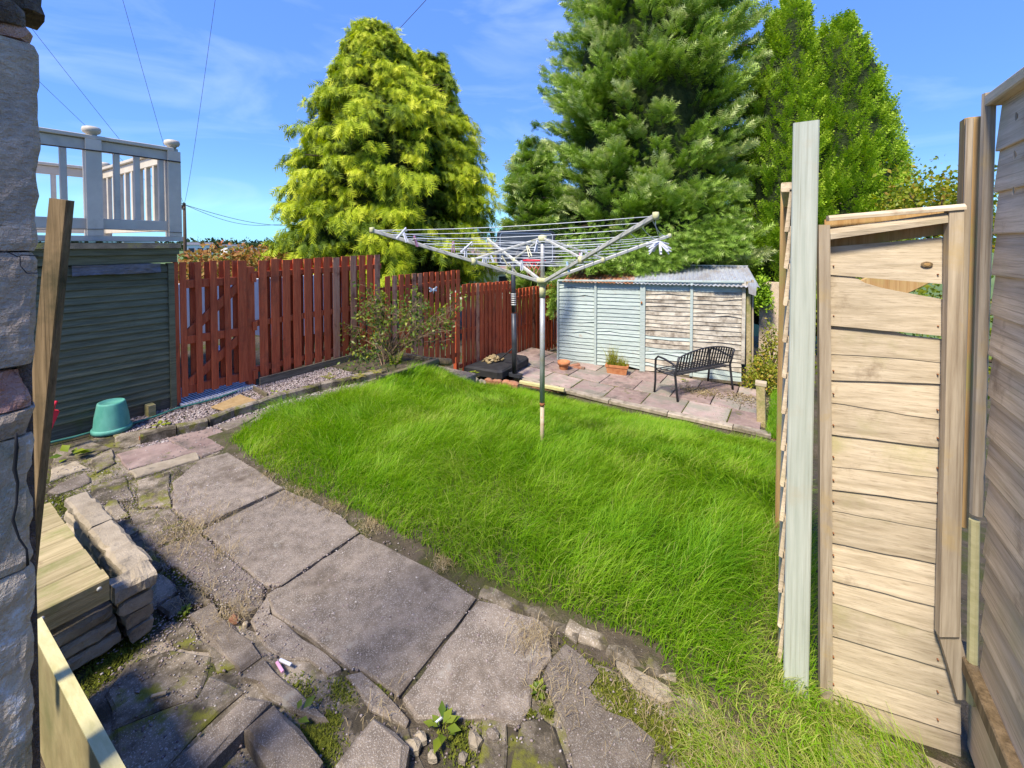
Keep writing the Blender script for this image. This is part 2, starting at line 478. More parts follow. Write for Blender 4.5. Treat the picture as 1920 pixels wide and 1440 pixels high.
def npmesh(name, V, quads, tris, m, tint=None, smooth=False):
    me = bpy.data.meshes.new(name)
    nv = len(V)
    me.vertices.add(nv)
    me.vertices.foreach_set('co', np.asarray(V, np.float32).ravel())
    q = np.zeros((0, 4), np.int32) if quads is None else np.asarray(quads, np.int32)
    t = np.zeros((0, 3), np.int32) if tris is None else np.asarray(tris, np.int32)
    loops = np.concatenate([q.ravel(), t.ravel()]).astype(np.int32)
    me.loops.add(len(loops))
    me.loops.foreach_set('vertex_index', loops)
    starts = np.concatenate([np.arange(len(q)) * 4, len(q) * 4 + np.arange(len(t)) * 3]).astype(np.int32)
    me.polygons.add(len(q) + len(t))
    me.polygons.foreach_set('loop_start', starts)
    me.polygons.foreach_set('loop_total', np.concatenate([np.full(len(q), 4), np.full(len(t), 3)]).astype(np.int32))
    if smooth:
        me.polygons.foreach_set('use_smooth', np.ones(len(q) + len(t), bool))
    if tint is not None:
        a = me.attributes.new('tint', 'FLOAT', 'POINT')
        a.data.foreach_set('value', np.clip(np.asarray(tint, np.float32), 0, 1))
    me.materials.append(M[m] if isinstance(m, str) else m)
    me.update(calc_edges=True)
    me.validate()
    return me


def npobj(name, V, quads, tris, m, parent=None, tint=None, smooth=False):
    V = np.asarray(V, float)
    c = Vector(V.mean(axis=0))
    return place(name, npmesh(name, V - np.array(c), quads, tris, m, tint, smooth), c, parent)


BOXF = [(0, 3, 2, 1), (4, 5, 6, 7), (0, 1, 5, 4), (1, 2, 6, 5), (2, 3, 7, 6), (3, 0, 4, 7)]


def box(name, x0, x1, y0, y1, z0, z1, m, parent=None):
    V = [(x0, y0, z0), (x1, y0, z0), (x1, y1, z0), (x0, y1, z0), (x0, y0, z1), (x1, y0, z1), (x1, y1, z1), (x0, y1, z1)]
    return emit(name, V, BOXF, m, parent)


def ring_mesh(rings, closed_ends=True):
    n = len(rings[0])
    V = [p for r in rings for p in r]
    Fc = []
    for i in range(len(rings) - 1):
        for j in range(n):
            a, b = i * n + j, i * n + (j + 1) % n
            Fc.append((a, b, b + n, a + n))
    if closed_ends:
        Fc.append(tuple(reversed(range(n))))
        Fc.append(tuple(range((len(rings) - 1) * n, len(rings) * n)))
    return V, Fc


def tube(pts, r, sides=8):
    pts = [Vector(p) for p in pts]
    rs = r if isinstance(r, (list, tuple)) else [r] * len(pts)
    rings = []
    prev = None
    for i, p in enumerate(pts):
        d = (pts[min(i + 1, len(pts) - 1)] - pts[max(i - 1, 0)]).normalized()
        if prev is None:
            u = d.cross(Vector((0, 0, 1)))
            if u.length < 1e-3:
                u = d.cross(Vector((1, 0, 0)))
            u.normalize()
        else:
            u = (prev - d * prev.dot(d)).normalized()
        prev = u
        v = d.cross(u)
        rings.append([p + (u * math.cos(a) + v * math.sin(a)) * rs[i] for a in [2 * math.pi * k / sides for k in range(sides)]])
    return ring_mesh(rings)


def merge(lst):
    V, Fc = [], []
    for v, f in lst:
        n = len(V)
        V += list(v)
        Fc += [tuple(i + n for i in g) for g in f]
    return V, Fc


def beam(a, b, w, t, up=(0, 0, 1), bev=.004, segs=1, warp=0.0, seed=0):
    """bar from a to b; w across, t along 'up'; bevelled edges, optional bowing"""
    a, b = Vector(a), Vector(b)
    d = (b - a).normalized()
    up = Vector(up)
    s = d.cross(up).normalized()
    u = s.cross(d).normalized()
    hw, ht = w / 2, t / 2
    bev = min(bev, hw * .45, ht * .45)
    prof = [(-hw + bev, -ht), (hw - bev, -ht), (hw, -ht + bev), (hw, ht - bev), (hw - bev, ht), (-hw + bev, ht), (-hw, ht - bev), (-hw, -ht + bev)]
    rings = []
    for i in range(segs + 1):
        p = a.lerp(b, i / segs)
        o1 = (noise.noise(Vector((seed * 7.1, i * .9, .3))) * warp) if warp else 0
        o2 = (noise.noise(Vector((seed * 3.3, i * .8, 5.3))) * warp) if warp else 0
        rings.append([p + s * (x + o1) + u * (y + o2) for x, y in prof])
    return ring_mesh(rings)


def bar(name, a, b, w, t, m, parent=None, **k):
    V, Fc = beam(a, b, w, t, **k)
    return emit(name, V, Fc, m, parent)


def rod(name, pts, r, m, parent=None, sides=8, smooth=True):
    V, Fc = tube(pts, r, sides)
    return emit(name, V, Fc, m, parent, smooth)


def lathe(name, prof, c, m, parent=None, sides=24, sx=1, sy=1, smooth=True):
    c = Vector(c)
    rings = [[c + Vector((r * math.cos(2 * math.pi * k / sides) * sx, r * math.sin(2 * math.pi * k / sides) * sy, z)) for k in range(sides)] for r, z in prof]
    V, Fc = ring_mesh(rings)
    return emit(name, V, Fc, m, parent, smooth)


def poly_block(name, pts, z0, z1, m, parent=None, rough=.006, step=.07, bev=.008, tilt=0, seed=0, dome=0.0):
    """a slab from a world-space outline: broken edges, chamfer, slightly uneven top"""
    P = [Vector((p[0], p[1], 0)) for p in pts]
    out = []
    for i in range(len(P)):
        a, b = P[i], P[(i + 1) % len(P)]
        k = max(1, int((b - a).length / step))
        for j in range(k):
            out.append(a.lerp(b, j / k))
    c = sum(out, Vector()) / len(out)
    rs = random.Random(seed * 131 + len(out))
    jit = []
    for p in out:
        q = p + Vector((rs.uniform(-rough, rough), rs.uniform(-rough, rough), 0))
        jit.append(q)
    tx, ty = rs.uniform(-tilt, tilt), rs.uniform(-tilt, tilt)

    def h(p):
        return (p.x - c.x) * tx + (p.y - c.y) * ty
    rings = []
    for s, dz, wob in ((0, z0, 0), (0, z1 - bev, .0), (bev, z1, .0)):
        ring = []
        for p in jit:
            d = c - p
            q = p + d.normalized() * (s * (1 + rs.random() * .8) if s else 0)
            ring.append(Vector((q.x, q.y, dz + (h(q) if dz != z0 else 0) + (rs.uniform(-.0015, .0015) if s else 0))))
        rings.append(ring)
    V, Fc = ring_mesh(rings)
    n = len(jit)
    if dome:
        Fc.pop()
        V.append(Vector((c.x, c.y, z1 + dome)))
        k = len(V) - 1
        Fc += [(2 * n + j, 2 * n + (j + 1) % n, k) for j in range(n)]
    return emit(name, V, Fc, m, parent)


def px_block(name, px, z, th, m, parent=None, **k):
    pts = [PZ(x, y, z) for x, y in px]
    a = sum(pts[i].x * pts[(i + 1) % len(pts)].y - pts[(i + 1) % len(pts)].x * pts[i].y for i in range(len(pts)))
    if a < 0:
        pts.reverse()
    return poly_block(name, pts, z - th, z, m, parent, **k)


# ------------------------------------------------------------------ ground
FX = -5.16            # line of the red fence
PATIO_Y = 6.62


def patio_z(X):
    return interp(X, [(-5.2, -.80), (-2.8, -.93), (0, -.94)])


def lawn_z(X, Y):
    t = interp(Y, [(1.45, -.02), (1.6, .02), (1.7, .03), (2.2, .03), (2.8, 0.), (3.4, -.09), (4.2, -.33), (5.2, -.64), (6.5, -1.06)])
    keep = min(1, max(0, (-3.2 - X) / .9)) * interp(Y, [(2.6, 1), (3.9, 1), (5.0, 0)])
    return lerp(t, max(t, -.02), keep)


def ground_z(X, Y):
    if X > .06 and Y < 2.6:
        return -.06
    far = interp(Y, [(6.6, -.98), (8.4, -1.0), (10, -1.2), (30, -2.0), (80, -2.5)])
    if X > .5 or X < FX - .2:                     # the neighbours' sides fall the same way
        s = interp(Y, [(2.5, -.03), (6.6, -.9), (10, -1.2), (30, -2.0), (80, -2.5)])
        if X < FX - .2 and Y < 4:
            s = -.03
        return s
    if Y < 1.56:
        return -.02
    if X < -4.1 and Y < 4.25:
        return -.02
    if Y < 6.55:
        return lawn_z(X, Y)
    return min(far, patio_z(X) - .06) if X < 0 else far


xs = sorted(set([-3000, -1200, -500, -200, -90, -45, -25, -15, -10, -8] + [round(-7 + .12 * i, 3) for i in range(68)] + [1.4, 2, 4, 8, 15, 30, 60, 150, 500, 1500, 3000]))
ys = sorted(set([-3000, -900, -200, -60, -20, -8, -4, -2] + [round(-1 + .12 * i, 3) for i in range(96)] + [11, 13, 16, 20, 30, 45, 70, 110, 200, 500, 1200, 3500]))
V = []
for y in ys:
    for x in xs:
        n = noise.noise(Vector((x * 3, y * 3, 1))) * .012 + noise.noise(Vector((x * 11, y * 11, 4))) * .007 if abs(x) < 10 and abs(y) < 14 else 0
        V.append((x, y, ground_z(x, y) + n))
nx = len(xs)
Q = [(j * nx + i, j * nx + i + 1, (j + 1) * nx + i + 1, (j + 1) * nx + i) for j in range(len(ys) - 1) for i in range(nx - 1)]
g = npobj('ground', V, Q, None, 'soil', smooth=True)
g['kind'] = 'structure'
box('field', -3000, 3000, 14, 3500, -3.6, -1.45, 'field')['kind'] = 'structure'

# ------------------------------------------------------------------ the path: slabs, kerbs, broken pieces
path = structure('path')
SL = [
    ('concrete', [(325, 903), (323, 950), (331, 957), (367, 988), (529, 914), (470, 872), (425, 848), (375, 861)]),
    ('concrete', [(378, 994), (435, 1044), (496, 1096), (523, 1097), (600, 1045), (673, 997), (640, 968), (590, 940), (533, 917)]),
    ('concrete', [(512, 1103), (525, 1101), (676, 1001), (760, 1040), (850, 1088), (892, 1119), (750, 1303), (720, 1284), (677, 1255), (658, 1250), (619, 1225), (577, 1192), (540, 1168), (511, 1147), (500, 1112)]),
    ('concrete', [(899, 1122), (960, 1137), (1002, 1152), (1028, 1177), (1032, 1231), (1000, 1272), (992, 1325), (970, 1358), (909, 1342), (850, 1344), (782, 1343), (757, 1308)]),
    ('concrete', [(1062, 1205), (1085, 1222), (1122, 1259), (1104, 1287), (1137, 1331), (1190, 1355), (1232, 1390), (1222, 1450), (1084, 1450), (1062, 1359), (1030, 1306), (1014, 1265), (1030, 1240)]),
    ('concrete_mossy', [(978, 1349), (1019, 1347), (1037, 1361), (1066, 1450), (955, 1450)]),
    ('pale_stone', [(1150, 1228), (1200, 1232), (1240, 1265), (1268, 1308), (1245, 1318), (1200, 1288), (1155, 1250)]),
    ('concrete_mossy', [(906, 1347), (945, 1352), (948, 1450), (892, 1450)]),
    ('concrete_mossy', [(240, 955), (318, 955), (364, 992), (278, 1030)]),
    ('concrete', [(371, 999), (430, 1045), (493, 1096), (496, 1127), (458, 1148), (392, 1107), (317, 1057), (292, 1030)]),
    ('concrete', [(471, 1161), (498, 1115), (506, 1150), (575, 1197), (640, 1249), (618, 1265), (575, 1238), (533, 1232), (500, 1213)]),
    ('concrete', [(646, 1262), (675, 1260), (717, 1287), (770, 1345), (758, 1364), (700, 1327), (667, 1290)]),
    ('concrete_mossy', [(200, 1300), (235, 1245), (320, 1215), (392, 1228), (372, 1305), (300, 1330), (215, 1365)]),
    ('concrete_mossy', [(213, 1370), (300, 1335), (372, 1310), (400, 1265), (462, 1292), (365, 1380), (300, 1450), (225, 1450)]),
    ('concrete_mossy', [(300, 1180), (345, 1160), (400, 1218), (436, 1250), (405, 1262), (392, 1222), (318, 1210)]),
    # upper-left paving
    ('pink_slab', [(312, 821), (400, 800), (432, 812), (428, 838), (377, 856), (346, 841)]),
    ('pink_slab', [(218, 852), (318, 826), (366, 846), (300, 864), (242, 878)]),
    ('pale_stone', [(242, 882), (300, 866), (367, 847), (376, 859), (254, 895)]),
    ('concrete_mossy', [(212, 815), (292, 801), (308, 819), (240, 838), (218, 836)]),
    ('pale_stone', [(96, 879), (146, 864), (164, 876), (130, 888), (94, 902)]),
    ('concrete', [(112, 907), (160, 886), (172, 902), (150, 912), (108, 926), (88, 922)]),
    ('concrete_mossy', [(170, 860), (208, 842), (216, 866), (180, 884)]),
    ('concrete_mossy', [(108, 838), (168, 824), (205, 838), (160, 858), (100, 866)]),
    ('concrete_mossy', [(172, 910), (236, 892), (250, 930), (200, 945), (165, 935)]),
    ('concrete_mossy', [(258, 900), (318, 884), (320, 948), (262, 948)]),
    ('concrete', [(436, 812), (480, 783), (540, 768), (560, 770), (500, 800), (450, 830)]),
    ('concrete', [(405, 797), (475, 775), (478, 781), (430, 809)]),
    ('concrete', [(484, 772), (600, 742), (625, 744), (545, 765), (486, 779)]),
    ('concrete', [(606, 739), (680, 718), (700, 718), (632, 741)]),
]
for i, (m, px) in enumerate(SL):
    px_block('paving_slab', px, random.uniform(-.002, .004) if i > 3 else .002, .045, m, path, seed=i, tilt=.006 if i > 5 else .002,
             rough=.009 if i > 4 else .006, bev=.006)
px_block('paving_slab', [(150, 1320), (300, 1170), (350, 1140), (500, 1190), (640, 1262), (760, 1350), (800, 1450), (180, 1460)], -.011, .06, 'concrete_mossy', path, seed=60, rough=.01)
px_block('paving_slab', [(90, 905), (100, 850), (200, 812), (330, 806), (440, 830), (330, 900), (330, 1040), (290, 1100), (180, 965)], -.012, .06, 'concrete_mossy', path, seed=61, rough=.01)
px_block('paving_slab', [(880, 1340), (1000, 1290), (1120, 1230), (1290, 1330), (1500, 1470), (880, 1470)], -.014, .06, 'concrete_mossy', path, seed=62, rough=.01)
px_block('paving_slab', [(1560, 1352), (1790, 1436), (1850, 1460), (1860, 1700), (1500, 1700)], -.02, .06, 'pale_stone', path, seed=63, rough=.01)
# small rough setts beside the planter
for i, px in enumerate([[(205, 928), (226, 940), (240, 965), (214, 972), (196, 950)], [(218, 976), (244, 968), (262, 990), (236, 1005)],
                        [(238, 1010), (266, 994), (284, 1018), (252, 1040)], [(255, 1046), (288, 1024), (300, 1062), (268, 1082)],
                        [(272, 1088), (306, 1070), (330, 1104), (290, 1130)], [(296, 1134), (334, 1110), (350, 1138), (316, 1156)],
                        [(335, 1092), (372, 1108), (392, 1130), (352, 1128)]]):
    px_block('kerb_stone', px, .012, .08, 'concrete_mossy', path, seed=70 + i, tilt=.03, rough=.012, bev=.012)
# edging course and the raised kerbs at the step
for i, px in enumerate([[(354, 1150), (396, 1129), (436, 1168), (490, 1226), (452, 1258), (402, 1210)],
                        [(455, 1262), (493, 1230), (560, 1296), (620, 1350), (596, 1352), (524, 1318)]]):
    px_block('kerb_stone', px, .006, .10, 'concrete', path, seed=90 + i, tilt=.004, rough=.010, bev=.012)
for i, px in enumerate([[(300, 1450), (410, 1343), (470, 1298), (508, 1310), (456, 1364), (368, 1452)],
                        [(458, 1366), (512, 1314), (560, 1366), (602, 1420), (588, 1455), (522, 1455)],
                        [(625, 1430), (668, 1376), (706, 1337), (740, 1365), (768, 1394), (756, 1455), (628, 1455)]]):
    px_block('kerb_stone', px, .05, .22, 'concrete', path, seed=95 + i, tilt=.004, rough=.008, bev=.014)
# long edging between gravel and paving
pts = [(262, 822), (330, 806), (388, 791), (436, 773), (482, 758), (534, 742), (600, 725), (664, 711), (722, 697)]
for a, b in zip(pts, pts[1:]):
    A, B = PZ(*a, .03), PZ(*b, .03)
    bar('kerb_stone', A + (B - A) * .012 + Vector((0, 0, -.02)), B - (B - A) * .012 + Vector((0, 0, -.02)), .075, .12, 'concrete_mossy', path, bev=.014, segs=3, warp=.012, seed=a[0])
# edging stones buried along the front of the lawn
for i, (x, y) in enumerate([(905, 1098), (985, 1132), (1065, 1170), (1140, 1205), (1215, 1240)]):
    A = PZ(x, y, .02)
    bar('kerb_stone', A - Vector((0, 0, .05)), A + Vector((.26, .015, -.05)), .07, .09, 'concrete_mossy', path, bev=.016, segs=4, warp=.02, seed=i)
for i, (x, y, s) in enumerate([(1300, 1325, .05), (1395, 1395, .05)]):
    p = PZ(x, y, 0)
    poly_block('kerb_stone', [(p.x + s * math.cos(a) * 1.3, p.y + s * math.sin(a)) for a in [k * math.pi / 3 for k in range(6)]], -.05, .012, 'concrete_mossy', path, rough=.012, step=.05, bev=.02, seed=i, dome=.008)


# ------------------------------------------------------------------ scattered small stuff
def scatter_stones(name, region, n, size, m='gravel', zf=None, flat=.6):
    """region: function returning (x, y) arrays"""
    xy = region(n)
    n = len(xy)
    base = np.array([(1, 0, 0), (0, 1, 0), (-1, 0, 0), (0, -1, 0), (0, 0, 1), (0, 0, -1)], float)
    s = RNG.uniform(size[0], size[1], n) ** 1.0
    jit = RNG.uniform(.6, 1.25, (n, 6, 1))
    ang = RNG.uniform(0, 6.28, n)
    ca, sa = np.cos(ang), np.sin(ang)
    P = base[None] * jit * s[:, None, None]
    P[:, :, 0] *= RNG.uniform(.8, 1.5, n)[:, None]
    X = P[:, :, 0] * ca[:, None] - P[:, :, 1] * sa[:, None]
    Y = P[:, :, 0] * sa[:, None] + P[:, :, 1] * ca[:, None]
    Z = P[:, :, 2] * flat
    zz = np.array([zf(a, b) for a, b in xy]) + s * flat * .3
    V = np.stack([X + xy[:, 0:1], Y + xy[:, 1:2], Z + zz[:, None]], -1).reshape(-1, 3)
    T = np.array([(0, 1, 4), (1, 2, 4), (2, 3, 4), (3, 0, 4), (1, 0, 5), (2, 1, 5), (3, 2, 5), (0, 3, 5)])
    T = (T[None] + (np.arange(n) * 6)[:, None, None]).reshape(-1, 3)
    tint = np.repeat(RNG.beta(2, 2.2, n), 6)
    return npobj(name, V, None, T, m, tint=tint)


def rect(x0, x1, y0, y1):
    return lambda n: np.stack([RNG.uniform(x0, x1, n), RNG.uniform(y0, y1, n)], 1)


def in_poly(poly):
    P = np.array(poly, float)

    def inside(q):
        x, y = q[:, 0], q[:, 1]
        r = np.zeros(len(q), bool)
        j = len(P) - 1
        for i in range(len(P)):
            c = ((P[i, 1] > y) != (P[j, 1] > y)) & (x < (P[j, 0] - P[i, 0]) * (y - P[i, 1]) / (P[j, 1] - P[i, 1] + 1e-12) + P[i, 0])
            r ^= c
            j = i
        return r

    def f(n):
        lo, hi = P.min(0), P.max(0)
        q = RNG.uniform(lo, hi, (n, 2))
        return q[inside(q)]
    f.inside = inside
    return f


tag(scatter_stones('gravel', rect(FX + .02, -4.16, 1.2, 4.0), 12500, (.007, .016), zf=lambda a, b: -.014),
    'small pinkish gravel in the bed along the red fence', 'gravel', kind='stuff')
tag(scatter_stones('grit', lambda n: np.concatenate([rect(-4.4, -1.6, .45, 1.7)(n), rect(-1.5, .3, .5, 1.75)(n // 3), rect(-3.6, -2.0, .6, 1.15)(n)]), 3600, (.0025, .0065), zf=lambda a, b: .000),
    'pale grit and tiny chips strewn over the old paving', 'grit', kind='stuff')
tag(scatter_stones('leaf_litter', lambda n: np.concatenate([rect(-5.1, -4.1, 8.2, 9.6)(n), np.array([PZ(1312, 732, -.92)[:2]]) + RNG.normal(0, .16, (n // 2, 2)) * [1, .8],
                   np.array([PZ(1400, 745, -.92)[:2]]) + RNG.normal(0, .2, (n // 2, 2))]), 900, (.008, .02), m='straw', zf=lambda a, b: (patio_z(a) + .012) if b < 8.2 else ground_z(a, b), flat=.3),
    'rusty leaf litter piled beside the bench and shed', 'leaf litter', kind='stuff')


def tufts(name, xy, zf, hrange, wrange, lean, m, heading=None, hspread=.7, segs=2, tint=None, hscale=None):
    """grass blades as bent tapering strips"""
    n = len(xy)
    h = RNG.uniform(hrange[0], hrange[1], n)
    if hscale is not None:
        h = h * hscale
    w = RNG.uniform(wrange[0], wrange[1], n)
    th = (RNG.uniform(0, 2 * np.pi, n) if heading is None else heading + RNG.normal(0, hspread, n))
    ln = np.clip(RNG.normal(lean, .25, n), .03, 1.5)
    dx, dy = np.cos(th), np.sin(th)
    px_, py_ = -dy, dx
    fz = RNG.uniform(-.9, .9, n)
    px_, py_ = px_ * np.cos(fz) + dx * np.sin(fz), py_ * np.cos(fz) + dy * np.sin(fz)
    z0 = zf(xy)
    levels = []
    for k in range(segs + 1):
        t = k / segs
        a = ln * t
        out = h * t * np.sin(a)
        up = h * t * np.cos(a * .9) * (1 - .12 * t * ln)
        ww = w * (1 - t) ** .6 * .5 if k < segs else w * 0
        c = np.stack([xy[:, 0] + dx * out, xy[:, 1] + dy * out, z0 + up - .004], 1)
        o = np.stack([px_ * ww, py_ * ww, ww * 0], 1)
        if k < segs:
            levels += [c - o, c + o]
        else:
            levels.append(c)
    per = 2 * segs + 1
    V = np.stack(levels, 1).reshape(-1, 3)
    b = (np.arange(n) * per)[:, None]
    Q = np.concatenate([b + np.array([[2 * k, 2 * k + 1, 2 * k + 3, 2 * k + 2]]) for k in range(segs - 1)]) if segs > 1 else None
    T = b + np.array([[2 * segs - 2, 2 * segs - 1, 2 * segs]])
    tt = np.clip((RNG.normal(.42, .16, n) if tint is None else tint), 0, 1)
    grad = np.tile(np.repeat(np.linspace(-.06, .06, segs + 1), 2)[:per], n)
    return npobj(name, V, Q, T, m, tint=np.repeat(tt, per) + grad)


LAWN = [(-3.80, 1.62), (-3.0, 1.56), (-2.0, 1.60), (-1.2, 1.60), (-.45, 1.68), (-.30, 1.62), (.10, 1.60), (.12, 6.5), (-4.95, 6.45), (-4.9, 5.6), (-4.65, 4.8), (-4.1, 3.9), (-4.03, 3.5), (-4.0, 2.6), (-3.98, 2.1)]
lawn = in_poly(LAWN)
lz = np.vectorize(lawn_z)


def nfield(xy, s, seed):
    return np.array([noise.noise(Vector((a * s, b * s, seed))) for a, b in xy])


def make_grass(name, n, ylo, yhi, segs, wr, hr, label):
    q = lawn(n)
    q = q[(q[:, 1] >= ylo) & (q[:, 1] < yhi)]
    # clumps: draw blades together at their roots
    k = len(q) // 14
    cen = lawn(int(n / 10))
    cen = cen[(cen[:, 1] >= ylo) & (cen[:, 1] < yhi)]
    idx = RNG.integers(0, len(cen), len(q) // 2)
    q[:len(idx)] = cen[idx] + RNG.normal(0, .018, (len(idx), 2))
    a = nfield(q, 1.1, 3.0)
    b = nfield(q, 4.5, 9.0)
    head = -0.45 + a * 2.6 + b * 1.5
    tall = 1 + .30 * nfield(q, 2.2, 5.0) + .18 * b
    edge = np.clip((q[:, 1] - 1.55) / .25, .5, 1) * np.where((q[:, 0] > -.12) & (q[:, 1] < 2.0), .45, 1)
    tint = .54 + .24 * nfield(q, 1.6, 12.0) + .12 * nfield(q, 7., 2.0) + RNG.normal(0, .13, len(q))
    dry = RNG.random(len(q)) < np.clip(.02 + .5 * np.exp(-((q[:, 0] + .02) / .13) ** 2) * (q[:, 1] < 2.6) + .12 * (q[:, 1] < 1.8), 0, .6)
    tint[dry] = RNG.uniform(.75, 1, dry.sum())
    o = tufts(name, q, lambda xy: lz(xy[:, 0], xy[:, 1]), hr, wr, .75, 'grass', head, .85, segs, tint, tall * edge)
    return tag(o, label, 'grass', kind='stuff')


make_grass('grass', 330000, 1.5, 3.1, 3, (.0024, .0048), (.09, .21), 'long lush green lawn grass at the front beside the paving')
make_grass('grass', 190000, 3.1, 6.6, 2, (.004, .007), (.07, .16), 'long lush green lawn grass sloping down to the patio')

# short grass and moss around the right-hand corner and between slabs
cor = in_poly([(-.32, 1.78), (-.26, 1.42), (-.1, 1.15), (.12, 1.0), (.40, 1.2), (.42, 1.8), (.0, 1.95)])
q = cor(11000)
tint = np.clip(RNG.normal(.72, .22, len(q)), .2, 1)
tag(tufts('grass', q, lambda xy: np.full(len(xy), -.02), (.04, .13), (.002, .004), 1.0, 'grass', np.full(len(q), 3.6), 1.0, 3, tint),
    'thin sunlit yellowing grass at the foot of the pale post', 'grass', kind='stuff')
strip = rect(-.22, .0, 6.6, 9.0)(5000)
tag(tufts('grass', strip, lambda xy: np.full(len(xy), -.97), (.05, .14), (.004, .007), .6, 'grass', None, .7, 2, None),
    'green grass strip between patio end and side fence', 'grass', kind='stuff')

q = []
for x, y, r, n in [(600, 1395, .06, 2200), (575, 1380, .045, 1200), (622, 1345, .03, 500), (705, 1292, .025, 500), (840, 1330, .06, 300), (1006, 1290, .03, 700), (990, 1330, .02, 300), (1025, 1330, .018, 300),
                   (1150, 1290, .08, 1800), (1230, 1360, .1, 2200), (1290, 1390, .09, 1500), (1100, 1245, .05, 500), (1180, 1340, .06, 700), (870, 1390, .08, 700), (210, 1225, .08, 1500), (250, 1200, .06, 900), (185, 1260, .06, 900), (340, 1150, .03, 500),
                   (150, 945, .3, 2200), (250, 965, .25, 1500), (200, 900, .5, 1500), (140, 850, .4, 700), (330, 1010, .2, 900), (300, 1060, .15, 800), (350, 1080, .12, 600), (420, 1180, .05, 400), (560, 1300, .07, 900), (640, 1290, .05, 500), (120, 935, .16, 1300), (100, 945, .1, 800), (250, 930, .2, 700), (330, 880, .18, 400), (280, 910, .2, 500), (180, 870, .2, 400), (300, 975, .08, 400), (395, 1005, .03, 250), (465, 1058, .02, 200), (120, 890, .15, 500),
                   (385, 815, .12, 300), (300, 800, .2, 300), (1060, 1190, .04, 300), (940, 1120, .07, 600), (880, 1085, .06, 500), (1010, 1150, .08, 500), (1120, 1215, .07, 500)]:
    p = PZ(x, y, 0)
    q.append(np.array([p.x, p.y]) + RNG.normal(0, r * .5, (n, 2)) * [1.25, .8])
q = np.concatenate(q)
tag(tufts('moss', q, lambda xy: np.full(len(xy), -.014) + RNG.uniform(0, .012, len(xy)), (.005, .016), (.004, .008), .9, 'moss', None, .8, 1, RNG.beta(2, 2, len(q))),
    'yellow-green moss cushions filling the paving joints', 'moss', kind='stuff')
# dead clippings lying on the slabs
q = []
for x, y, r, n in [(640, 945, .10, 500), (700, 985, .08, 300), (830, 1060, .05, 200), (560, 930, .14, 300), (520, 890, .12, 220), (380, 985, .16, 380), (330, 1020, .16, 380), (440, 1150, .09, 260), (370, 1120, .08, 150),
                   (1000, 1200, .08, 260), (1200, 1300, .16, 300), (1350, 1400, .14, 500), (1050, 1300, .1, 140), (700, 1350, .1, 60), (300, 950, .3, 260), (420, 1040, .1, 120), (620, 735, .2, 60), (1290, 1230, .06, 200), (1450, 1330, .08, 400)]:
    p = PZ(x, y, 0)
    q.append(np.array([p.x, p.y]) + RNG.normal(0, r * .6, (n, 2)))
q = np.concatenate(q)
tag(tufts('grass_clippings', q, lambda xy: np.full(len(xy), .008) + RNG.uniform(0, .008, len(xy)), (.02, .07), (.0012, .0028), 1.5, 'straw', None, 1, 2, RNG.beta(2, 2, len(q))),
    'dry straw-coloured grass clippings lying on the slabs', 'clippings', kind='stuff')

# ------------------------------------------------------------------ red fence and gate along the left
def red_fence(name, label, y0, y1, zb, zt0, zt1, n, group, worn=(), wf=.094, wb=.104, zr=None):
    t = thing(name, label, 'fence', (FX, (y0 + y1) / 2, zb), group)
    pitch = (y1 - y0) / n

    def zt(y):
        return lerp(zt0, zt1, (y - y0) / (y1 - y0))
    rs = random.Random(int(y0 * 100))
    for i in range(n):
        y = y0 + pitch * (i + .5)
        m = 'red_worn' if i in worn else 'red_stain'
        dz = rs.uniform(-.012, .008)
        e = rs.uniform(-.006, .006)
        V, Fc = beam((FX + .035 + rs.uniform(-.002, .004), y + e, zb + rs.uniform(.0, .05)), (FX + .035, y + e + rs.uniform(-.006, .006), zt(y) + dz), .016, wf * rs.uniform(.94, 1.04), up=(0, 1, 0), bev=.003)
        emit('board', V, Fc, m, t)
        y2 = y + pitch * .5
        if i < n - 1:
            V, Fc = beam((FX - .03, y2, zb + rs.uniform(-.02, .06)), (FX - .03, y2 + rs.uniform(-.006, .006), zt(y2) + dz - .006), .016, wb * rs.uniform(.9, 1.0), up=(0, 1, 0), bev=.003)
            emit('board', V, Fc, 'red_stain', t)
    for fz in zr or (.10, .48, .88):
        za, zc = lerp(zb, zt0, fz), lerp(zb, zt1, fz)
        bar('rail', (FX, y0 - .02, za), (FX, y1 + .02, zc), .044, .07, 'red_stain', t)
    return t


def yx(x, y=600, X=FX + .035):
    return PX(x, y, X).y


G1, G2 = 'red stained fence panels stepping down the slope', None
ytall0, ytall1 = yx(482), yx(715)
ztl, ztr = PX(482, 488, FX + .035).z, PX(714, 478, FX + .035).z
red_fence('red_fence', 'tallest red slatted fence panel, next to the gate', ytall0, ytall1, .03, ztl, ztr, 13, G1, worn=(7, 9, 12))
y2 = yx(863)
red_fence('red_fence', 'middle red fence panel behind the shrub, with dragonfly ornament', ytall1 + .05, y2, -.62, PX(722, 517, FX).z, PX(860, 506, FX).z, 13, G1, worn=(1, 4, 5))
y3 = yx(962)
red_fence('red_fence', 'red fence panel behind the basketball stand base', y2 + .05, y3, -.86, PX(868, 532, FX).z, PX(957, 526, FX).z, 13, G1, worn=(3,))
red_fence('red_fence', 'farthest and lowest red fence panel beside the pale shed', y3 + .05, y3 + 2.1, -1.15, PX(972, 541, FX).z, PX(972, 541, FX).z - .02, 13, G1, worn=(5,))
red_fence('red_fence', 'red fence panel in the dark corner behind the shed', y3 + 2.15, y3 + 4.2, -1.25, .55, .55, 13, G1)
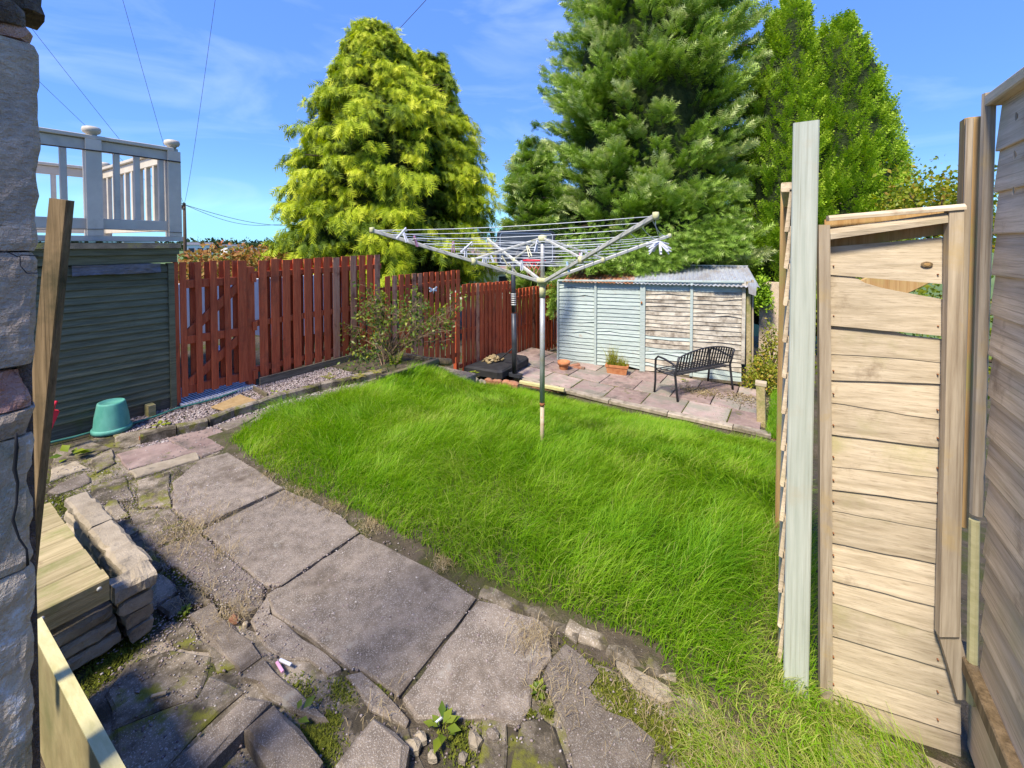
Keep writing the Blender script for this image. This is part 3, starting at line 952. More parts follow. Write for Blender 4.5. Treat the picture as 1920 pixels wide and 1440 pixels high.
# step where panels overlap: posts behind
for yy, zb, zt_, lab_ in ((ytall1 + .02, -.6, ztr - .05, 'red post at the drop behind the straggly shrub'), (y2 + .02, -.85, .7, 'red post where the middle and third fence panels meet'), (y3 + .02, -1.1, .5, 'red post hidden behind the basketball stand pole')):
    tag(box('fence_post', FX - .12, FX - .05, yy - .035, yy + .035, zb, zt_, 'red_stain'), lab_, 'post', 'posts behind the red fence joints')

gate = thing('garden_gate', 'red slatted garden gate with crossed diagonal braces beside green shed', 'gate', (FX, yx(400), 0))
gz1 = .07


def gate_board(xa, xb, X, zt_, zb_=gz1, nm='board'):
    ya, yb = yx(xa, X=X), yx(xb, X=X)
    ym = (ya + yb) / 2
    V, Fc = beam((X, ym, zb_), (X, ym + random.uniform(-.003, .003), zt_), .018, (yb - ya), up=(0, 1, 0), bev=.003)
    emit(nm, V, Fc, 'red_stain', gate)


gtop = PX(400, 489, FX + .03).z
gate_board(327, 336, FX + .03, gtop - .0, .0, 'gate_post')
for xa, xb in ((338, 350), (367, 379), (395, 408), (422, 433), (447, 464)):
    gate_board(xa, xb, FX + .045, gtop + random.uniform(-.01, .01))
for xa, xb in ((356, 367), (385, 396), (412, 422), (437, 447)):
    gate_board(xa, xb, FX - .02, gtop - .01)
ga, gb = yx(338), yx(466)
gr = [PX(400, y, FX).z for y in (529, 629, 718)]
for z in gr:
    bar('rail', (FX + .012, ga + .02, z), (FX + .012, gb - .01, z), .038, .085, 'red_stain', gate)
for z0, z1 in ((gr[1] + .05, gr[0] - .03), (gr[2] + .05, gr[1] - .05)):
    bar('brace', (FX + .013, ga + .06, z0), (FX + .013, gb - .06, z1), .03, .085, 'red_stain', gate)
gp = thing('gate_post', 'red square gate post with short hinge blocks beside tall fence panel', 'post', (FX, yx(472), 0))
box('post', FX - .05, FX + .03, yx(464.5), yx(478, X=FX + .03), -.02, PX(470, 500, FX).z, 'red_stain', gp)
for yy in (521, 612, 704):
    z = PX(474, yy, FX + .05).z
    box('hinge_block', FX + .031, FX + .055, yx(473), yx(480.5), z - .05, z + .05, 'red_stain', gp)
# ribbed plastic mat under the gate
rm = thing('ribbed_mat', 'pale grey ribbed plastic mat running under the red gate', 'mat', (FX, 2.2, 0))
ya, yb = yx(336, 760), yx(474, 730)
k = 0
y = ya
while y < yb:
    box('rib', FX - .5, FX + .14, y, y + .018, -.01, .016, 'ribs', rm)
    y += .031
    k += 1

# dragonfly ornament
df = thing('dragonfly_ornament', 'white dragonfly ornament hung on the red fence', 'ornament', tuple(PX(812, 544, FX + .06)))
c = PX(812, 544, FX + .058)
for sy, sz, ln, an in ((1, 1, .085, .30), (1, -1, .075, -.25), (-1, 1, .085, .30), (-1, -1, .075, -.25)):
    tip = c + Vector((0, sy * ln * math.cos(an) * 1.1, ln * math.sin(an) * 1.3 + .012))
    dd = (tip - c).normalized()
    nn = Vector((1, 0, 0)).cross(dd)
    pr = [c, c.lerp(tip, .5) + nn * .014, tip + nn * .016, tip + dd * .012, tip - nn * .016, c.lerp(tip, .5) - nn * .014]
    V = [p + Vector((.006, 0, 0)) for p in pr] + [p - Vector((.001, 0, 0)) for p in pr]
    Fc = [tuple(range(6)), tuple(reversed(range(6, 12)))] + [(i, i + 6, (i + 1) % 6 + 6, (i + 1) % 6) for i in range(6)]
    emit('wing', V, Fc, 'white_wall', df)
rod('body', [c + Vector((.008, 0, .03)), c + Vector((.01, 0, .01)), c + Vector((.008, 0, -.07))], [.009, .010, .003], 'peg_white', df)

# ------------------------------------------------------------------ green shed with the white deck on top
shed = thing('green_shed', 'dark green overlapping-board shed wall under the white deck', 'shed', (-6, .6, 0))
SX = -5.12
sy0, sy1 = -1.0, PX(318, 700, SX).y
yc1 = PX(329, 700, SX).y
zt = PX(320, 497, SX).z
box('wall', -7.3, SX - .05, sy0, sy1, -.05, 1.42, 'shed_green', shed)
nb = 21
zb = .10
for i in range(nb):
    z = zb + (zt - zb) * i / nb
    h = (zt - zb) / nb
    V = [(SX - .045, sy0, z), (SX + .010, sy0, z), (SX + .010, sy0, z + .008), (SX - .012, sy0, z + h + .012), (SX - .045, sy0, z + h + .012)]
    rings = []
    for k in range(5):
        y = lerp(sy0, sy1, k / 4)
        w = random.uniform(-.003, .003)
        rings.append([Vector((a[0] + (w if j in (1, 2) else 0), y, a[2] + w * .6)) for j, a in enumerate(V)])
    Vv, Fc = ring_mesh(rings)
    emit('board', Vv, [tuple(reversed(f)) for f in Fc], 'shed_green', shed)
box('corner_post', SX - .05, SX + .025, sy1 + .001, yc1, -.03, zt + .02, 'shed_green', shed)
box('base_board', SX - .05, SX - .005, sy0, sy1, -.03, .098, 'sleeper_old', shed)
zA, zB, zC, zD = PX(320, 492, SX + .06).z, PX(320, 478, SX + .07).z, PX(320, 466, SX + .09).z, 1.60
yr = PX(341, 480, SX + .09).y
box('fascia', SX - .03, SX + .035, sy0, yr - .02, zA, zB + .005, 'shed_green', shed)
box('fascia', SX - .03, SX + .060, sy0, yr - .01, zB + .006, zC + .003, 'shed_green', shed)
emit('roof_edge', [(SX - 2.2, sy0, zC + .04), (SX + .085, sy0, zC + .004), (SX + .085, yr, zC + .004), (SX - 2.2, yr, zC + .04), (SX - 2.2, sy0, 1.64), (SX + .07, sy0, 1.625), (SX + .07, yr, 1.625), (SX - 2.2, yr, 1.64)],
     BOXF, 'felt', shed)
box('prop_block', SX - .01, SX + .10, PX(271, 770, SX).y, PX(285, 770, SX).y, -.01, .095, 'sleeper', shed)
# plastic sheet tacked under the roof edge
rings = []
yA, yB = PX(134, 505, SX + .03).y, PX(300, 505, SX + .03).y
zu, zl = PX(250, 495, SX + .03).z, PX(250, 513, SX + .03).z
V, Fc = [], []
NX_, NZ_ = 44, 5
for i in range(NX_ + 1):
    for j in range(NZ_ + 1):
        y = lerp(yA, yB, i / NX_)
        z = lerp(zu, zl, j / NZ_) + noise.noise(Vector((y * 3, 1, 1))) * .012 * (j / NZ_)
        V.append((SX + .038 + noise.noise(Vector((y * 9, z * 14, 0))) * .02 * (j / NZ_ + .2) + .008, y, z))
for i in range(NX_):
    for j in range(NZ_):
        a = i * (NZ_ + 1) + j
        Fc.append((a, a + 1, a + NZ_ + 2, a + NZ_ + 1))
tag(emit('plastic_sheet', V, Fc, 'tarp', None, True), 'crumpled grey plastic strip tacked under the shed roof', 'plastic sheet')

deck = thing('roof_deck', 'white balustraded deck on top of the green shed', 'deck', (-6.2, .5, 1.64))
RX = -5.2
rtop = lambda x, y: PX(x, y, RX).z
zrail = rtop(324, 285)
zlow = rtop(324, 424)
ycor = PX(324, 350, RX).y
BX = -7.35
box('deck_floor', BX - .1, RX + .05, sy0, ycor + .06, 1.645, 1.69, 'white_paint', deck)


def post(x, y, w=.105, cap=True):
    p = box('post', x - w / 2, x + w / 2, y - w / 2, y + w / 2, 1.691, zrail + .0, 'white_paint', deck)
    if cap:
        lathe('post_cap', [(.0, zrail + .036), (.035, zrail + .037), (.038, zrail + .050), (.058, zrail + .062), (.066, zrail + .085), (.060, zrail + .108), (.04, zrail + .116), (.0, zrail + .118)], (x, y, 0), 'white_paint', p, 16)


def railing(a, b, posts_at, bal):
    """a, b: ground-plane points; bal: fractions for balusters"""
    a, b = Vector((*a, 0)), Vector((*b, 0))
    z = Vector((0, 0, 1))
    bar('hand_rail', a + z * (zrail + .018), b + z * (zrail + .018), .10, .034, 'white_paint', deck)
    bar('top_rail', a + z * (zrail - .05), b + z * (zrail - .05), .045, .095, 'white_paint', deck)
    bar('bottom_rail', a + z * zlow, b + z * zlow, .045, .095, 'white_paint', deck)
    for f in bal:
        p = a.lerp(b, f)
        bar('baluster', p + z * (zlow + .048), p + z * (zrail - .098), .042, .042, 'white_paint', deck, up=(1, 0, 0))


y_p2 = PX(174, 350, RX).y
pitch = PX(302, 350, RX).y - PX(265, 350, RX).y
def frac(y): return (y - sy0) / (ycor - sy0)
bl = [PX(x, 350, RX).y for x in (302, 257, 219, 119)] + [PX(119, 350, RX).y - .19 * k for k in range(1, 9)]
bl = [y for y in bl if y > sy0 + .1 and abs(y - y_p2) > .08]
railing((RX, sy0), (RX, ycor), None, [frac(y) for y in bl])
post(RX, ycor)
post(RX, y_p2)
post(RX, sy0 + .05)
railing((RX, ycor), (BX, ycor), None, [(.11 + .1 * k) for k in range(9)])
post(BX, ycor)
railing((BX, sy0), (BX, ycor), None, [frac(y) for y in (ycor - .45, ycor - 1.2)])
post(BX, ycor - .95)
rod('cable', [(RX + .055, sy0, zrail - .10)] + [(RX + .06, lerp(sy0, ycor + .05, t), zrail - .105 + .008 * math.sin(t * 9)) for t in (.2, .4, .6, .8, 1)], .006, 'black', deck, 6)
rod('cable', [(RX + .06, lerp(sy0, ycor + .05, t), zlow - .055 - .01 * math.sin(t * 14)) for t in (0, .2, .4, .6, .8, 1)], .0025, 'black', deck, 5)

# ------------------------------------------------------------------ things at the shed's foot
p = PZ(210, 806, 0)
pt = thing('plant_pot', 'teal plastic plant pot turned upside down by the shed', 'plant pot', tuple(p))
R = .142
lathe('body', [(0, 0), (R * .93, 0), (R * .93, .005), (R * .90, .04), (R * .84, .13), (R * .74, .20), (R * .70, .235), (R * .67, .248), (R * .6, .252), (R * .56, .242), (0, .242)], p, 'teal', pt, 36, 1.02, .95)
lathe('rim', [(R * .94, .0), (R * 1.0, .002), (R * 1.0, .028), (R * .955, .036), (R * .91, .038), (R * .90, .03), (R * .9, .0)], p, 'teal', pt, 36, 1.02, .95)
hp = [PZ(x, y, .012) for x, y in [(60, 838), (105, 827), (140, 819), (172, 810)]] + [PZ(x, y, .012) for x, y in [(246, 795), (290, 781), (330, 766), (375, 755), (410, 746), (445, 733), (475, 722)]]
tag(rod('garden_hose', hp[:4] + hp[4:], .0095, 'hose', None, 8), 'thin green hose lying along the foot of shed and gate', 'hose')
p = PZ(98, 826, 0)
sp = thing('dustpan', 'bright red plastic dustpan leaning behind the brown plank', 'dustpan', tuple(p))
a, b, cc = PX(84, 770, -4.75), PX(112, 771, -4.75), PX(88, 826, -4.75)
emit('pan', [a, b, cc, a + Vector((-.06, .0, 0)), b + Vector((-.06, 0, 0)), cc + Vector((-.02, 0, 0))], [(0, 2, 1), (3, 4, 5), (0, 1, 4, 3), (1, 2, 5, 4), (2, 0, 3, 5)], 'red_plastic', sp)
rod('handle', [PX(98, 770, -4.76), PX(101, 760, -4.76), PX(105, 752, -4.77)], [.012, .012, .014], 'red_plastic', sp)
a, b = PZ(262, 822, .02), PZ(293, 812, .02)
tag(bar('iron_bar', a, b, .035, .03, 'rust', None, segs=3, warp=.006), 'short rusty iron bar lying on the paving', 'iron bar')
tag(px_block('tan_board', [(396, 762), (450, 739), (482, 750), (424, 770)], .016, .014, 'tan_mat', None, rough=.002, bev=.003), 'flat tan board lying on the gravel', 'board')
# timber divider across the gravel
bar('edging_board', PZ(476, 727, .02), PZ(502, 742, .02), .02, .05, 'sleeper_old', path)
# gravel boards under the tall panel
bar('edging_board', (FX + .075, ytall0, .035), (FX + .075, ytall1 - .1, .035), .022, .09, 'sleeper_old', path, segs=3, warp=.004)

# ------------------------------------------------------------------ raised bed with shrub
bed = thing('raised_bed', 'low raised bed of weathered timbers under the straggly shrub', 'raised bed', (-4.5, 4.1, 0))
bx, by0, by1 = -4.08, 3.0, 4.35
for i in range(5):
    z = -.30 + i * .075
    y0_ = by0 + .12 * i if i < 3 else 3.35
    bar('timber', (bx + .03 - i * .008, y0_, z), (bx + .02 - i * .01, by1 + .01 * i, z - .01), .07, .068, 'sleeper_old', bed, segs=4, warp=.012, seed=i, bev=.008)
    bar('timber', (bx - .05, by1 - .045, z + .002), (FX + .12, by1 - .02, z - .01), .07, .066, 'sleeper_old', bed, segs=3, warp=.01, seed=i + 9, bev=.008)
bar('timber', (bx + .10, 2.6, -.02), (bx + .12, 4.15, -.20), .12, .11, 'sleeper_old', bed, segs=5, warp=.02, seed=31, bev=.02)
emit('bed_soil', [(FX + .1, 3.4, -.02), (bx - .02, 3.4, -.02), (bx - .02, by1 - .06, -.03), (FX + .1, by1 - .06, -.03), (FX + .1, 3.4, .0), (bx - .02, 3.4, .0), (bx - .02, by1 - .06, -.005), (FX + .1, by1 - .06, -.005)], BOXF, 'soil', bed)
tag(rod('log', [PD(845, 679, 5.95), PD(868, 683, 5.9), PD(800, 676, 6.1)][::2], [.05, .055], 'old_wood', None, 10), 'short round log at the end of the raised bed', 'log')
# concrete slab and edging stones between bed and patio
tag(px_block('concrete_slab', [(778, 696), (812, 683), (838, 688), (892, 700), (870, 710), (838, 706)], -.40, .25, 'concrete', None, rough=.006, bev=.012, step=.15), 'old concrete slab at the lawn corner below the raised bed', 'slab')
patio = structure('patio')
st = [(845, 703, 'stone_dark'), (857, 705, 'stone_dark'), (872, 708, 'pale_stone'), (888, 711, 'pale_stone'), (902, 716, 'pale_stone'), (917, 712, 'brick'), (932, 714, 'brick'), (948, 716, 'brick'), (963, 719, 'brick')]
for i, (x, y, m) in enumerate(st):
    z = lerp(-.50, -.84, min(1, i / 5))
    p = PZ(x, y, z)
    s = .075
    poly_block('edging_stone', [(p.x + s * math.cos(a) * 1.35, p.y + s * math.sin(a)) for a in [q_ * math.pi / 3 + i for q_ in range(6)]], z - .2, z + .03, m, patio, rough=.018, step=.06, bev=.025, seed=i, tilt=.12, dome=.01)

# ------------------------------------------------------------------ patio
px0 = -5.05
cols = [px0 + .62 * i for i in range(9)]
rowy = [PATIO_Y + .12, PATIO_Y + .74, PATIO_Y + 1.36, PATIO_Y + 1.98]
for i in range(len(cols) - 1):
    for j in range(3):
        x0, x1 = cols[i] + .008, min(cols[i + 1] - .008, -.30)
        y0_, y1_ = rowy[j] + .008 + .05 * (i % 2) * 0, rowy[j + 1] - .008
        if x0 > -.4:
            continue
        off = (.31 if j == 1 else 0)
        if off:
            x0 -= off
            x1 -= off
            x0 = max(x0, px0)
        zz = patio_z((x0 + x1) / 2) + random.uniform(-.004, .004)
        o = poly_block('paving_slab', [(x0, y0_), (x1, y0_), (x1, y1_), (x0, y1_)], -.05, 0, 'patio_slab' if random.random() < .8 else 'pink_slab', patio, rough=.004, step=.2, bev=.006, seed=i * 7 + j, tilt=.004)
        o.location.z += zz
        dzdx = (patio_z(x1) - patio_z(x0)) / (x1 - x0)
        o.rotation_euler.y = -math.atan(dzdx)
poly_block('paving_slab', [(-.61, rowy[1] + .01), (-.31, rowy[1] + .01), (-.31, rowy[2] - .01), (-.61, rowy[2] - .01)], -.99, -.94, 'patio_slab', patio, rough=.004, step=.2, seed=5)
# kerb along the front, bricks below it
kx = [-4.25, -3.35, -2.42, -1.50, -.62, -.16]
for i in range(len(kx) - 1):
    a, b = kx[i] + .006, kx[i + 1] - .006
    za, zb_ = patio_z(a), patio_z(b)
    bar('kerb_stone', (a, PATIO_Y + .04, za - .02), (b, PATIO_Y + .04, zb_ - .02), .13, .065, 'kerb', patio, bev=.012, segs=3, warp=.006, seed=i)
tag(bar('timber_strip', PD(975, 716, 7.6), PD(1058, 731, 7.25), .07, .05, 'olive_edge', None, segs=2), 'pale yellow timber strip lying on the patio edge', 'timber')
x = -4.3
i = 0
while x < -.2:
    w = .215
    z = patio_z(x) - .053
    for r in range(2):
        o_ = .11 * (r % 2)
        V, Fc = beam((x + o_, PATIO_Y + .055 + random.uniform(-.008, .008), z - .036 - r * .075), (x + o_ + w - .012, PATIO_Y + .055 + random.uniform(-.008, .008), z - .036 - r * .075), .10, .064, bev=.006)
        emit('brick', V, Fc, 'brick', patio)
    x += w
    i += 1
# leftover moss in the patio joints
q = []
for j in range(4):
    q.append(np.stack([RNG.uniform(-5, -.3, 500), np.full(500, rowy[j]) + RNG.normal(0, .012, 500)], 1))
for i in range(len(cols)):
    q.append(np.stack([np.full(200, cols[i]) + RNG.normal(0, .012, 200), RNG.uniform(rowy[0], rowy[1], 200)], 1))
q.append(np.stack([RNG.normal(-.55, .22, 1500), RNG.normal(7.2, .3, 1500)], 1))
q = np.concatenate(q)
q = q[q[:, 0] < -.2]
tag(tufts('moss', q, lambda xy: np.array([patio_z(a) for a in xy[:, 0]]) - .006, (.008, .022), (.006, .012), .8, 'moss', None, .8, 1, RNG.beta(2, 2, len(q))),
    'moss growing in the joints of the lower patio', 'moss', kind='stuff')

# stump post at the patio end
p = PZ(1428, 790, -.94)
sp = thing('stump_post', 'short squared wooden post with a loose cap at patio end', 'post', tuple(p))
bar('post', p + Vector((0, 0, -.1)), p + Vector((-.02, 0, .52)), .11, .11, 'sleeper', sp, up=(0, 1, 0), segs=2)
bar('cap', p + Vector((-.085, 0, .55)), p + Vector((.055, 0, .548)), .12, .055, 'grey_wood', sp)

# ------------------------------------------------------------------ pale shed made of fence panels
PZS = -.97
A = PZ(1046, 680, -.95)
B = PZ(1392, 716, -.95)
A.z = B.z = 0
SU = (B - A).normalized()
SN = Vector((SU.y, -SU.x, 0))          # towards the camera
if SN.y > 0:
    SN = -SN
SLN = (B - A).length
ps = thing('pale_shed', 'flaking pale mint shed of lapped boards with corrugated roof', 'shed', tuple(A.lerp(B, .5) + Vector((0, -0, PZS))))


def SP(u, v, z):
    return A + SU * u + SN * v + Vector((0, 0, z))


def uat(x, y=620):
    r = ray(x, y)
    t = (A - EYE).dot(SN) / r.dot(SN)
    return (EYE + r * t - A).dot(SU)


def zat(x, y):
    r = ray(x, y)
    t = (A - EYE).dot(SN) / r.dot(SN)
    return (EYE + r * t).z


edges = [uat(1047), uat(1117), uat(1205), uat(1296), uat(1394, 560)]
ztl_, ztr_ = zat(1046, 527), zat(1394, 530)
zbl, zbr = -.90, -.93
nrow = 22
rs = random.Random(5)
for bay in range(4):
    u0, u1 = edges[bay] + .02, edges[bay + 1] - .02
    off = [rs.uniform(-.012, .012) for _ in range(nrow + 1)]
    for r in range(nrow):
        f0, f1 = r / nrow, (r + 1) / nrow
        NS = 7
        rings = []
        sag = rs.uniform(-.012, .012) if bay < 2 else rs.uniform(-.02, .02)
        broken = rs.random() < (.16 if bay < 2 else .3)
        bcen = rs.random()
        for k in range(NS + 1):
            t = k / NS
            u = lerp(u0, u1, t)
            zt_ = lerp(ztl_, ztr_, (u - edges[0]) / (edges[4] - edges[0]))
            zb_ = lerp(zbl, zbr, (u - edges[0]) / (edges[4] - edges[0]))
            za = lerp(zb_, zt_, f0) + off[r] + sag * math.sin(t * 3.14) + noise.noise(Vector((u * 4, r * 3.7, bay))) * .009
            zc = lerp(zb_, zt_, f1) + off[r + 1] + .018
            if broken:
                za += max(0, .035 - abs(t - bcen) * .12)
            rings.append([SP(u, .0, za), SP(u, .030, za), SP(u, .026, za + .012), SP(u, .008, zc), SP(u, .0, zc)])
        Vv, Fc = ring_mesh(rings)
        m = 'mint_board' if bay < 2 or r > nrow - 3 or (bay == 2 and (r < 9 and rs.random() < .45)) or (bay == 3 and r < 2) else 'bare_board'
        emit('board', Vv, Fc, m, ps)
for i, u in enumerate(edges):
    w = (.035, .05, .10, .05, .06)[i]
    ztp = lerp(ztl_, ztr_, (u - edges[0]) / (edges[4] - edges[0]))
    bar('batten', SP(u, .045, -.93 if i < 4 else -.6), SP(u, .045, ztp + .01), w, .03, 'mint_board' if i < 4 else 'bare_board', ps, up=SN)
bar('top_rail', SP(edges[0], .05, ztl_ + .02), SP(edges[4], .05, ztr_ + .02), .05, .035, 'mint_board', ps)
bar('base_rail', SP(edges[0], .0, -.955), SP(edges[4], .0, -.97), .06, .06, 'sleeper_old', ps)
for f in (.2, .5, .8):
    pass
DEP = 1.7
# body, side wall and corner post
V = [SP(.02, -.03, -1.0), SP(SLN, -.03, -1.0), SP(SLN + .10, -DEP, -1.0), SP(.02, -DEP, -1.0), SP(.02, -.03, ztl_ - .05), SP(SLN, -.03, ztr_ - .05), SP(SLN + .1, -DEP, ztr_ + .25), SP(.02, -DEP, ztl_ + .25)]
emit('wall', V, [tuple(reversed(f)) for f in BOXF], 'core', ps)
bar('corner_post', SP(SLN + .10, -.02, -1.0), SP(SLN + .08, -.02, ztr_ + .02), .075, .06, 'sleeper', ps, up=SN)
bar('side_board', SP(SLN + .17, -.08, -1.0), SP(SLN + .15, -.08, ztr_ + .05), .03, .10, 'grey_wood_z', ps, up=SN)
# corrugated sheets
u0, u1 = .12, SLN + .20
ns = 5
for s in range(ns):
    a, b = lerp(u0, u1, s / ns) + .001, lerp(u0, u1, (s + 1) / ns) + .04
    NU = int((b - a) / .0125)
    V, Fc = [], []
    for k in range(NU + 1):
        u = lerp(a, b, k / NU)
        w = math.sin(u / .076 * 2 * math.pi) * .011 + s * .0035
        for v, z in ((.12 if s < 4 else .16, ztl_ + .005), (-.6, ztl_ + .16), (-1.25, ztl_ + .30)):
            zf = z + (.0 if s < 4 else -.0)
            V.append(SP(u, v, zf + w))
    for k in range(NU):
        for j in range(2):
            q_ = k * 3 + j
            Fc.append((q_, q_ + 3, q_ + 4, q_ + 1))
    emit('roof_sheet', V, Fc, 'rust_roof' if s < 2 else 'galv_roof', ps, True)
bar('ridge_board', SP(u0 + 1.6, -1.27, ztl_ + .33), SP(u1 + .03, -1.27, ztl_ + .33), .08, .03, 'galv', ps)
# flashing folded over the right corner
emit('flashing', [SP(SLN + .19, .17, ztr_ + .02), SP(SLN + .04, .17, ztr_ + .02), SP(SLN + .06, .175, ztr_ - .18), SP(SLN + .17, .175, ztr_ - .22),
                  SP(SLN + .19, .165, ztr_ + .02), SP(SLN + .04, .165, ztr_ + .02), SP(SLN + .06, .17, ztr_ - .18), SP(SLN + .17, .17, ztr_ - .22)],
     [(0, 1, 2, 3), (7, 6, 5, 4), (0, 4, 5, 1), (1, 5, 6, 2), (2, 6, 7, 3), (3, 7, 4, 0)], 'galv_roof', ps)
lt = lathe('latch', [(0, 0), (.012, 0), (.02, .02), (.012, .05), (0, .055)], SP(edges[2] - .02, .075, .42), 'rust', ps, 8)

# grey wall behind on the right of the shed
tag(box('rear_wall', -.55, .02, 11.2, 11.4, -1.5, .75, 'stone_wall'), 'plain grey wall in shadow beyond the pale shed', 'wall')

# ------------------------------------------------------------------ bench
p1, p2, p3 = PZ(1268, 752, -.93), PZ(1371, 729, -.93), PZ(1227, 736, -.93)
L_ = (p2 - p1).normalized()
D_ = Vector((-L_.y, L_.x, 0))
if D_.dot(p3 - p1) < 0:
    D_ = -D_
BL = (p2 - p1).length
BD = .46
bench = thing('garden_bench', 'black slatted metal garden bench facing away on the patio', 'bench', tuple(p1.lerp(p2, .5)))


def BP(u, v, z):
    return p1 + L_ * u + D_ * v + Vector((0, 0, z))


for s, u in enumerate((0.0, BL)):
    rod('leg', [BP(u, -.03, 0), BP(u, .0, .2), BP(u, .03, .42), BP(u, -.01, .58), BP(u, -.045, .715)], .019, 'bench', bench)
    rod('leg', [BP(u, BD + .02, 0), BP(u, BD, .2), BP(u, BD, .45), BP(u, BD - .005, .58), BP(u, BD - .06, .635), BP(u, BD - .2, .625), BP(u, .08, .585), BP(u, .0, .56)], .018, 'bench', bench)
    rod('seat_bearer', [BP(u, .03, .40), BP(u, BD * .5, .385), BP(u, BD, .40)], .013, 'bench', bench)
for k in range(7):
    v = .05 + (BD - .05) * k / 6
    z = .405 - .012 * math.sin(k / 6 * 3.14)
    bar('seat_slat', BP(0, v, z), BP(BL, v, z), .042, .008, 'bench', bench, bev=.002)


def bz(t):
    return .71 + .11 * math.sin(t * math.pi) ** .8


def bo(z):
    return lerp(.028, -.065, (z - .42) / .4)


rod('back_rail', [BP(BL * t, bo(bz(t)), bz(t)) for t in [k / 16 for k in range(17)]], .012, 'bench', bench)
rod('back_rail', [BP(BL * t, bo(.475), .475) for t in (0, .5, 1)], .011, 'bench', bench)
for k in range(1, 20):
    t = k / 20
    bar('back_slat', BP(BL * t, bo(.48), .48), BP(BL * t, bo(bz(t)), bz(t) - .005), 0.036, .006, 'bench', bench, up=D_, bev=.002)
rod('stretcher', [BP(0, BD * .5, .385), BP(BL, BD * .5, .385)], .01, 'bench', bench)

# ------------------------------------------------------------------ pots beside the shed
p = PZ(1057, 697, -.93)
pot = thing('clay_pot', 'small round terracotta pot standing by the shed corner', 'plant pot', tuple(p))
lathe('body', [(0, 0), (.075, 0), (.078, .01), (.098, .15), (.10, .16), (.09, .16), (.08, .06), (0, .06)], p, 'clay', pot, 24)
lathe('rim', [(.098, .150), (.122, .152), (.126, .215), (.112, .218), (.102, .155)], p, 'clay', pot, 24)
for i, (x, y, rz_) in enumerate([(1077, 690, .5), (1086, 694, -.3)]):
    p = PZ(x, y, -.93 + (.0 if i == 0 else 0))
    d_ = Vector((math.cos(rz_ + .5), math.sin(rz_ + .5), 0)) * .11
    tag(bar('loose_brick', p - d_ + Vector((0, 0, .035)), p + d_ + Vector((0, 0, .035 + .02 * (1 - i))), .10, .065, 'brick', None, segs=2, bev=.01, warp=.01),
        ('worn reddish brick touching the round clay pot' if i == 0 else 'half brick lying to the right of the clay pot'), 'brick')
p = PZ(1157, 700, -.93)
tr = thing('clay_trough', 'rectangular terracotta trough with dry grasses by the shed', 'trough', tuple(p))
u = SU
V = []
for z, s in ((0, .86), (.17, 1.0), (.17, .92), (.10, .90)):
    for su, sv in ((-1, -1), (1, -1), (1, 1), (-1, 1)):
        V.append(p + u * (.21 * s * su) + SN * (-.09 * s * sv) + Vector((0, 0, z)))
Fc = [(3, 2, 1, 0)] + [(a + r, (a + 1) % 4 + r, (a + 1) % 4 + r + 4, a + r + 4) for r in (0, 4, 8) for a in range(4)] + [(12, 13, 14, 15)]
emit('trough', V, Fc, 'clay', tr)
V, Fc = [], []
for s_ in (-1, 1):
    pass
V2 = []
for z, s in ((.13, 1.04), (.175, 1.06), (.178, .9), (.14, .9)):
    for su, sv in ((-1, -1), (1, -1), (1, 1), (-1, 1)):
        V2.append(p + u * (.21 * s * su) + SN * (-.09 * (s + .03) * sv) + Vector((0, 0, z)))
emit('rim', V2, [(a + r, (a + 1) % 4 + r, (a + 1) % 4 + r + 4, a + r + 4) for r in (0, 4, 8) for a in range(4)], 'clay', tr)
n = 420
q = np.array([p.x, p.y]) + RNG.uniform(-1, 1, (n, 1)) * .18 * np.array([u.x, u.y]) + RNG.normal(0, .03, (n, 2))
hh = np.where((q - np.array([p.x, p.y])) @ np.array([u.x, u.y]) < 0, 1.9, 1.0) * RNG.uniform(.5, 1, n)
gp_ = tufts('grasses', q, lambda xy: np.full(len(xy), p.z + .12), (.15, .36), (.005, .009), .35, 'bush_leaf', None, .8, 3, np.clip(RNG.normal(.62, .2, n), 0, 1), hh)
gp_.parent = tr
gp_.location = gp_.location - tr.location

# ------------------------------------------------------------------ basketball stand
pb = PZ(965, 706, -.82)
bs = thing('basketball_stand', 'portable basketball hoop with dark board and weighted black base', 'basketball hoop', tuple(pb))
zt_ = EYE.z + ray(962, 497).z * ((pb - EYE).dot(cFW) / 1)
dep = (pb - EYE).dot(cF)
ptop = PD(962, 490, dep)
rod('pole', [pb + Vector((0, 0, .03)), pb.lerp(ptop, .55)], .047, 'metal_dark', bs, 14)
rod('pole', [pb.lerp(ptop, .56), ptop], .040, 'metal_dark', bs, 14)
zc1, zc2 = pb.lerp(ptop, .62), pb.lerp(ptop, .73)
for k in range(6):
    q_ = zc1.lerp(zc2, k / 6)
    rod('height_mark', [q_, q_ + (zc2 - zc1) * .11], .0475, 'galv', bs, 14)
box('foot', pb.x - .10, pb.x + .13, pb.y - .05, pb.y + .07, pb.z, pb.z + .06, 'metal_dark', bs)
